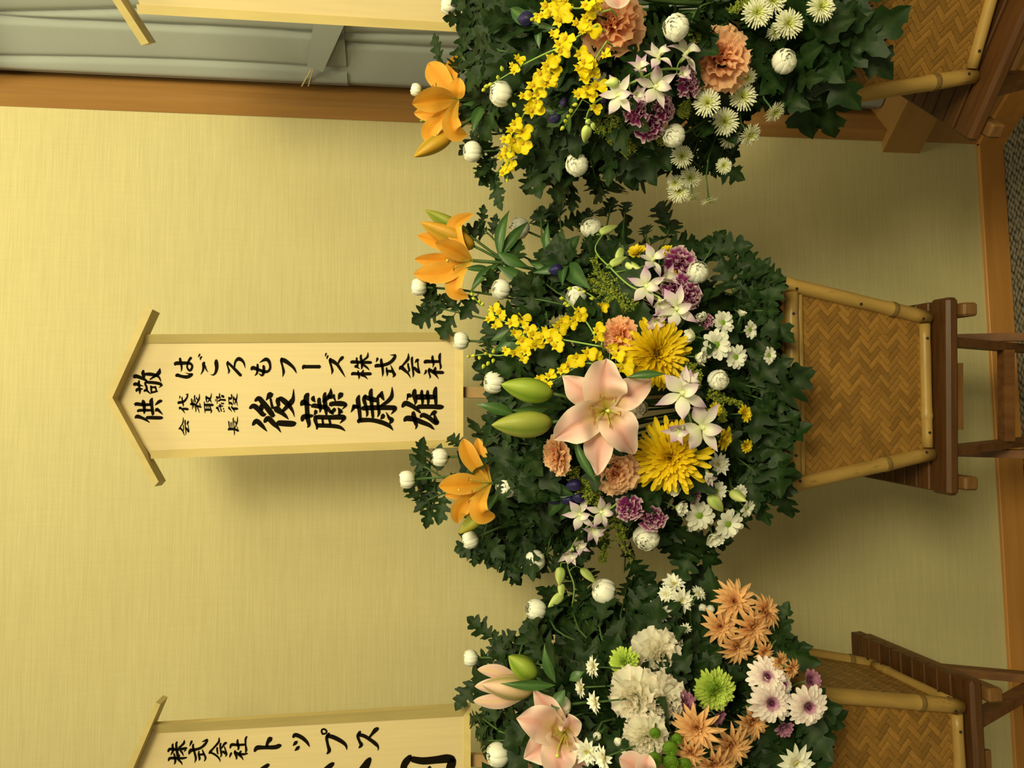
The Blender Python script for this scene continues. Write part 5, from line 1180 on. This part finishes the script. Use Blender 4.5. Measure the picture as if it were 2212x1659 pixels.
flower(LEFT, 'pompon', 1540, 1487, 92, (.1, 0, 1), 'large lime green pompon between pink and bronze flowers', 'green pompons', -.02)
for px, py, sz in [(1415, 1583, 26), (1448, 1616, 36), (1413, 1640, 36), (1449, 1646, 38), (1479, 1650, 30), (1462, 1596, 26)]:
    flower(LEFT, 'button', px, py, sz, (-.1, .1, 1), 'tiny round green button flower between cream carnations and bronze flowers', 'green button flowers', -.04)
g = 'bronze chrysanthemums in the pompon basket'
BZ = 'bronze pointed chrysanthemum'
for px, py, sz, f, lab in [(1585, 1300, 96, (0, -.45, .9), BZ+' highest of the cluster against the wallpaper'), (1648, 1322, 78, (.5, -.45, .7), BZ+' turned to the wall at the edge of the cluster'), (1556, 1352, 84, (-.25, 0, 1), BZ+' nearest the white bunch'), (1622, 1352, 92, (.2, 0, 1), BZ+' with the widest star in the upper cluster'), (1590, 1392, 84, (0, .3, 1), BZ+' lowest star of the upper cluster'), (1648, 1406, 48, (.3, .1, 1), 'small half open bronze chrysanthemum beside dark leaves'), (1682, 1426, 44, (.4, 0, .9), 'small half open bronze chrysanthemum over the basket corner'), (1706, 1442, 48, (.5, .1, .8), 'small bronze chrysanthemum above a pink flower'),
    (1505, 1570, 108, (-.3, -.1, 1), BZ+' largest beside the cream carnation'), (1575, 1606, 100, (.2, .1, 1), BZ+' large star in the lower cluster'), (1620, 1556, 86, (.3, .1, 1), 'ragged bronze chrysanthemum with few petals by the pink flowers'), (1540, 1645, 92, (.1, .3, 1), BZ+' lowest star of the lower cluster'), (1492, 1622, 66, (-.3, .3, .8), BZ+' shaded beneath the large ones')]:
    flower(LEFT, 'bronze', px, py, sz, f, lab, g, -.035)
g = 'pink chrysanthemums in the pompon basket'
PC = 'white pink chrysanthemum with purple heart'
for k, px, py, sz, f, lab in [('pink', 1655, 1460, 82, (-.1, -.3, 1), PC+' tucked behind its neighbour'), ('pink', 1662, 1513, 96, (0, 0, 1), PC+' facing outward in front'), ('pink', 1741, 1521, 90, (.1, .1, 1), PC+' overlapping the basket front'), ('plum', 1746, 1470, 54, (.3, -.4, .8), 'small purple chrysanthemum against the bamboo post'), ('plum', 1690, 1566, 50, (.1, .3, 1), 'small dark purple chrysanthemum under the pink pair'), ('pink', 1690, 1478, 50, (.5, -.2, .8), PC+' mostly hidden between two others'), ('plum', 1476, 1520, 56, (.4, -.4, .6), 'shaded lavender flower beside the cream carnation'), ('plum', 1546, 1545, 44, (.4, .2, .7), 'shaded lavender flower under the large pompon')]:
    flower(LEFT, k, px, py, sz, f, lab, g, -.05 if sz > 60 else -.02)
lily(LEFT, (1222, 1580), -.02, [
    ([(1185, 1530, -.01), (1151, 1491, -.01)], 50, 0), ([(1232, 1565, -.04), (1230, 1545, -.05)], 46, 1), ([(1242, 1630, -.03), (1266, 1672, -.02)], 46, 0),
    ([(1165, 1562, -.03), (1116, 1552, -.03)], 72, 1), ([(1170, 1615, -.02), (1131, 1641, -.02)], 64, 1), ([(1208, 1632, -.05), (1212, 1685, -.05)], 74, 1)],
    'open pink lily with a half open pink bud beside the tilted name board', PK, None,
    [(1156, 1460, 1099, 1417, .0, 24, *GB), (1150, 1490, 1040, 1478, .01, 26, (.55, .42, .16), (.80, .50, .42))],
    [(1200, 1475, 1170, 1400, .01, 26), (1200, 1480, 1082, 1478, -.02, 24), (1220, 1490, 1190, 1540, -.01, 30), (1230, 1470, 1260, 1450, 0, 22)],
    (-.35, .1, 1), 'pink_lily', .055, True)
lily(LEFT, (1148, 1494), -.02, [([(1085, 1456, -.01), (1031, 1446, -.0)], 36, 0), ([(1085, 1514, -.01), (1022, 1514, -.0)], 38, 0), ([(1085, 1486, -.03), (1025, 1483, -.01)], 42, 1)],
    'half open pink lily bud with yellow ribs beside the tilted name board', ((.82, .50, .42), (.88, .70, .60), (.66, .60, .12), (.74, .66, .14)), None, (), (), (-1, 0, .2), 'pink_lily', .02, False, False, -.25)
lily(LEFT, (1400, 1690), -.05, [([(1368, 1655, -.02), (1337, 1637, -.02)], 62, 1), ([(1395, 1655, -.03), (1402, 1630, -.03)], 52, 0), ([(1430, 1720, -.02), (1450, 1750, -.02)], 60, 0)],
    'pink lily cut by the picture edge under the cream carnations', PK, None, (), (), (0, .2, 1), 'pink_lily', .03, False, False)
LAB = 'dark green lobed chrysanthemum leaves on a stem '+LEFT.name
g = 'leafy stems in the pompon basket'
for i, (a, b, n, sz) in enumerate([((1080, 1430), (1066, 1358), 3, .06), ((1120, 1420), (1142, 1348), 3, .065), ((1040, 1450), (1020, 1490), 3, .055), ((1080, 1580), (1020, 1535), 4, .06), ((1090, 1600), (1030, 1600), 4, .06), ((1070, 1440), (1050, 1420), 3, .05),
    ((1200, 1360), (1180, 1325), 4, .07), ((1250, 1360), (1230, 1300), 4, .075), ((1260, 1330), (1262, 1255), 3, .07), ((1340, 1330), (1362, 1243), 4, .08), ((1390, 1330), (1426, 1254), 4, .075), ((1300, 1380), (1290, 1330), 4, .075), ((1640, 1430), (1702, 1350), 3, .07), ((1600, 1440), (1660, 1390), 3, .07),
    ((1640, 1600), (1760, 1590), 4, .085), ((1620, 1630), (1770, 1640), 4, .085), ((1640, 1580), (1720, 1600), 3, .08), ((1650, 1650), (1760, 1690), 3, .085), ((1600, 1560), (1680, 1590), 3, .08), ((1700, 1540), (1760, 1560), 3, .07), ((1120, 1480), (1090, 1440), 3, .06), ((1260, 1540), (1210, 1560), 3, .07), ((1300, 1560), (1280, 1600), 4, .07)]):
    spray(LEFT, a, b, n, sz, LAB, g, 500+i, .02 if a[0] > 1580 else .025)
q = random.Random(78)
for i in range(52):
    px, py = q.uniform(1110, 1640), q.uniform(1340, 1690)
    if (px-1380)**2/290**2+(py-1640)**2/330**2 > 1: continue
    dx, dy_ = (px-1500), (py-1660); l = sqrt(dx*dx+dy_*dy_)+1
    spray(LEFT, (px, py), (px+dx/l*60, py+dy_/l*60), 8, .08, LAB, g, 600+i, q.uniform(.05, .11))
for i in range(12):
    px, py = q.uniform(1560, 1700), q.uniform(1450, 1690)
    spray(LEFT, (px, py), (px+50, py+q.uniform(-30, 30)), 4, .08, LAB, g, 650+i, q.uniform(.02, .05))

# ================================================================== ARRANGEMENT BY THE WINDOW
g = 'closed white chrysanthemums in the basket by the window'
for px, py, sz, f, lab, lv in [
    (970, 10, 36, (-1, 0, .25), W+' covering the foot of the board before the curtain', 6), (1083, 203, 46, (-1, .05, .4), W+' spread upward beside the lily stalk near the window', 5), (1021, 328, 40, (-1, .1, .35), W+' below the long orange lily bud', 6), (899, 194, 24, (-1, 0, .3), W+' small and high behind the lily near the window', 5),
    (1246, 356, 44, (-.25, .1, 1), W+' nested in leaves beside the tip of the oncidium by the window', 6), (1461, 60, 50, (-.5, .2, .8), W+' alone in the dark leaves above the biggest carnation', 5), (1456, 293, 44, (-.6, .3, .8), W+' under the purple carnations by the window', 6), (1694, 133, 46, (0, 0, 1), W+' round and tight over the turned basket', 6), (1296, 165, 28, (.1, 0, 1), W+' small, behind oncidium flowers by the window', 0)]:
    flower(RIGHT, 'bud', px, py, sz, f, lab, g, .03 if py == 165 else (-.05 if px > 1400 else -.015), lv, .07)
g = 'fine petalled white chrysanthemums by the window'
FN = 'fine petalled white chrysanthemum with yellow heart'
F1 = FN+' in the bunch over the turned basket'
F2 = FN+' in the bunch under the biggest orange carnation'
for px, py, sz, f, lab in [(1635, 28, 60, (-.1, .2, 1), F1), (1702, 52, 60, (0, .1, 1), F1), (1668, 2, 58, (0, .1, 1), F1), (1772, 16, 60, (.1, 0, 1), F1), (1675, 66, 40, (.2, .6, .5), FN+' shaded behind the bunch over the basket'),
    (1528, 223, 56, (-.3, 0, 1), F2), (1603, 210, 58, (0, 0, 1), F2), (1565, 263, 58, (-.1, .1, 1), F2), (1576, 296, 46, (.2, .6, .7), F2), (1619, 290, 48, (.4, .7, .6), FN+' in profile against the window post'), (1672, 240, 46, (.4, .7, .5), FN+' in profile beside the bamboo corner post'), (1612, 166, 40, (.1, .7, .5), FN+' in profile touching the biggest orange carnation'),
    (1473, 338, 46, (-.1, .1, 1), FN+' highest of the trailing stalks before the wallpaper'), (1490, 384, 44, (.1, .2, 1), FN+' in the middle of the trailing stalks'), (1467, 412, 48, (-.1, .2, 1), FN+' lowest facing flower of the trailing stalks'), (1496, 424, 34, (.2, .9, .15), FN+' seen from behind on a trailing stalk'), (1531, 432, 36, (.2, 1, .1), FN+' hanging alone on a thin stalk'), (1563, 358, 34, (.1, .2, 1), FN+' smallest on a side stalk'), (1459, 394, 34, (-.4, .5, .6), FN+' shaded behind the trailing stalks')]:
    flower(RIGHT, 'fine', px, py, sz, f, lab, g, -.05)
g = 'orange carnations by the window'
flower(RIGHT, 'carnation', 1558, 119, 108, (0, .05, 1), 'biggest orange carnation open wide in the basket by the window', g, -.03)
flower(RIGHT, 'carnation', 1316, 46, 104, (-.4, .05, 1), 'orange carnation behind a leaf under the pink lily tip', g, .01)
g = 'purple carnations by the window'
for px, py, sz, f, lab in [(1378, 239, 46, (-.1, 0, 1), 'purple white edged carnation below the orchids by the window'), (1402, 268, 54, (.1, .35, 1), 'purple carnation with broad white edged petals by the window'), (1437, 236, 44, (.4, .1, .8), 'shaded purple carnation behind orchid petals by the window'), (1488, 178, 46, (.3, .2, .8), 'purple carnation behind goldenrod by the window')]:
    flower(RIGHT, 'purple_carnation', px, py, sz, f, lab, g, -.03)
lily(RIGHT, (990, 214), -.0, [
    ([(975, 168, .0), (985, 138, .0), (1015, 112, .01)], 40, 0), ([(948, 240, .01), (894, 245, .02)], 48, 0), ([(988, 195, -.02), (992, 168, -.03)], 44, 1),
    ([(950, 168, 0), (925, 136, 0)], 60, 1), ([(940, 214, -.03), (890, 224, -.04)], 60, 1), ([(948, 260, -.01), (928, 288, 0), (945, 318, 0)], 44, 1), ([(974, 255, -.02), (982, 286, -.02), (1009, 291, 0)], 48, 0)],
    'orange lily with a long closed bud standing before the window post', OR, None,
    [(978, 287, 894, 339, .01, 19, (.58, .34, .03), (.66, .36, .03)), (940, 248, 907, 262, .03, 10, *GB)],
    [(1042, 212, 1030, 115, 0, 26), (1045, 215, 1085, 165, 0, 22), (1050, 235, 1080, 292, -.01, 26), (1045, 225, 1020, 285, -.01, 22), (1060, 205, 1100, 205, .0, 20), (1040, 225, 1000, 225, .0, 14)],
    (-1, .0, .4), 'orange_lily', .05, False, True, .14)
lily(RIGHT, (1335, -70), -.08, [([(1335, -20, -.03), (1337, 19, -.02)], 70, 1), ([(1290, -90, -.03), (1270, -110, -.03)], 70, 0), ([(1380, -90, -.03), (1410, -100, -.03)], 70, 0)],
    'tip of a pink lily petal over the orange carnation by the window', PK, None, (), (), (0, 0, 1), 'pink_lily', .03, False, False)
orchid_spray(RIGHT, [(1480, 150), (1430, 150), (1380, 172), (1330, 195), (1285, 222), (1268, 250), (1270, 275)],
    [(1422, 125, 62, (.1, -.5, .9), False), (1480, 118, 70, (.4, -.3, .8), False), (1383, 152, 56, (-.2, -.3, .9), True), (1416, 188, 78, (.1, .2, 1), False), (1340, 205, 74, (-.3, .3, .9), False), (1372, 203, 52, (.3, .3, .8), True), (1470, 160, 50, (.2, .3, .9), True)],
    [(1336, 178, 1306, 180, 11), (1270, 272, 1262, 308, 11), (1279, 265, 1284, 282, 5), (1268, 258, 1274, 268, 6)], 'white lavender dendrobium spray arching under the biggest orange carnation', -.03)
oncidium(RIGHT, [(1290, 55), (1240, 85), (1205, 130), (1170, 180), (1135, 240), (1110, 300), (1092, 380)],
    [(1222, 85, 38), (1208, 96, 34), (1212, 112, 34), (1190, 128, 32), (1182, 142, 34), (1196, 150, 26), (1168, 160, 34), (1152, 186, 40), (1178, 182, 36), (1188, 168, 28), (1148, 206, 28), (1163, 205, 30), (1130, 208, 26), (1158, 222, 24), (1148, 240, 40), (1140, 232, 30), (1112, 268, 28), (1104, 282, 30), (1126, 288, 40), (1110, 305, 38), (1130, 310, 36), (1090, 302, 26), (1094, 326, 34), (1082, 338, 22), (1100, 352, 30), (1092, 366, 30), (1086, 374, 22)],
    [(1095, 388), (1084, 378), (1112, 228), (1118, 250)], 'long dense yellow oncidium spray crossing the basket by the window', -.03)
oncidium(RIGHT, [(1290, 10), (1250, 18), (1210, 15), (1165, 30), (1148, 45)], [(1180, 14, 34), (1198, 6, 34), (1210, 24, 34), (1188, 28, 30), (1210, 44, 42), (1170, 34, 26), (1222, 2, 30), (1160, 40, 20)], [(1150, 42), (1158, 32)], 'yellow oncidium tip beside the blue gentian bud')
oncidium(RIGHT, [(1320, 20), (1290, 30), (1268, 45), (1258, 70)], [(1266, 12, 34), (1280, 20, 26), (1266, 38, 30), (1246, 52, 32), (1270, 62, 42), (1258, 68, 26), (1284, 2, 30)], [], 'yellow oncidium clump touching the orange carnation by the window')
oncidium(RIGHT, [(1310, 90), (1285, 130), (1272, 170), (1258, 215), (1220, 272)], [(1252, 118, 30), (1262, 136, 34), (1252, 150, 36), (1280, 140, 22), (1262, 168, 34), (1278, 160, 26), (1288, 186, 36), (1268, 192, 28), (1250, 205, 26), (1244, 200, 20), (1274, 205, 28), (1284, 232, 26), (1306, 120, 24)], [(1234, 240), (1228, 252), (1222, 262), (1244, 226), (1216, 276)], 'yellow oncidium spray ending in tiny buds near the pale orchid bud')
oncidium(RIGHT, [(1230, 95), (1180, 115), (1130, 140), (1090, 165), (1055, 185)], [(1118, 126, 24), (1106, 142, 20), (1110, 154, 22), (1194, 72, 22), (1198, 82, 18)], [(1085, 150), (1076, 168), (1060, 182), (1052, 186), (1045, 194)], 'thin oncidium twig of single buds above the spread white bud')
gentian(RIGHT, 1165, 55, [(1152, 40, 1118, 42, 15)], [(1095, 15), (1130, 20), (1200, 60), (1165, 105)], 'single blue gentian bud beside the oncidium tip')
gentian(RIGHT, 1232, 235, [(1226, 222, 1208, 220, 12), (1210, 250, 1182, 262, 11), (1310, 214, 1296, 212, 11)], [(1160, 235), (1180, 275), (1230, 290), (1195, 225), (1250, 190)], 'blue gentian buds under the long oncidium by the window')
for i, (path, w) in enumerate([([(1330, 240), (1310, 270), (1290, 270)], 26), ([(1350, 290), (1365, 310), (1350, 330)], 22), ([(1330, 260), (1345, 280), (1320, 300)], 24), ([(1420, 295), (1435, 310), (1440, 315)], 14)]):
    solidago(RIGHT, path, 'goldenrod plume beneath the orchids by the window', 80+i, .0, w)
for i, (path, w) in enumerate([([(1490, 140), (1500, 165), (1515, 195)], 22), ([(1480, 160), (1490, 175), (1512, 210)], 20), ([(1475, 225), (1480, 238), (1472, 248)], 14), ([(1580, 30), (1600, 10), (1620, -5)], 20), ([(1490, 85), (1510, 80), (1520, 70)], 14)]):
    solidago(RIGHT, path, 'goldenrod sprig around the biggest orange carnation', 90+i, -.01, w)
LAB = 'dark green lobed chrysanthemum leaves on a stem '+RIGHT.name
g = 'leafy stems in the basket by the window'
for i, (a, b, n, sz) in enumerate([((1040, 40), (978, 75), 4, .06), ((1060, 30), (1010, 40), 3, .06), ((1020, 150), (985, 105), 3, .05), ((1000, 150), (930, 130), 3, .045), ((1080, 110), (1040, 80), 4, .06), ((1070, 290), (1010, 285), 3, .06), ((1090, 340), (1030, 350), 3, .06), ((1090, 350), (1060, 400), 3, .055), ((1165, 330), (1132, 425), 1, .075), ((1190, 320), (1180, 385), 2, .06),
    ((1220, 330), (1200, 380), 3, .07), ((1275, 340), (1298, 432), 1, .075), ((1320, 340), (1325, 442), 1, .08), ((1340, 310), (1392, 398), 2, .08), ((1385, 310), (1436, 402), 2, .08), ((1240, 380), (1230, 400), 3, .06), ((1420, 310), (1455, 350), 2, .065), ((1500, 290), (1550, 305), 3, .065), ((1585, 275), (1615, 280), 2, .05), ((1540, 330), (1540, 360), 2, .06), ((1490, 340), (1530, 380), 2, .05),
    ((1690, 150), (1722, 188), 3, .07), ((1650, 160), (1640, 225), 3, .07), ((1700, 130), (1848, 155), 4, .10), ((1720, 90), (1800, 110), 4, .09), ((1730, 40), (1858, 35), 4, .10), ((1740, 10), (1840, -10), 4, .10), ((1660, 190), (1672, 222), 2, .06), ((1690, 100), (1690, 165), 3, .07), ((1640, 110), (1690, 100), 3, .085), ((1500, 30), (1470, 110), 4, .085), ((1380, 60), (1400, 100), 4, .08)]):
    spray(RIGHT, a, b, n, sz, LAB, g, 700+i, .012 if a[0] > 1600 else .03)
q = random.Random(79)
for i in range(52):
    px, py = q.uniform(1060, 1640), q.uniform(-40, 280)
    if (px-1350)**2/300**2+(py-20)**2/310**2 > 1: continue
    dx, dy_ = (px-1500), (py-30); l = sqrt(dx*dx+dy_*dy_)+1
    spray(RIGHT, (px, py), (px+dx/l*60, py+dy_/l*60), 8, .08, LAB, g, 800+i, q.uniform(.05, .12))
for i in range(14):
    px, py = q.uniform(1450, 1700), q.uniform(-40, 150)
    spray(RIGHT, (px, py), (px+50, py+q.uniform(-20, 40)), 6, .09, LAB, g, 850+i, q.uniform(.02, .06))
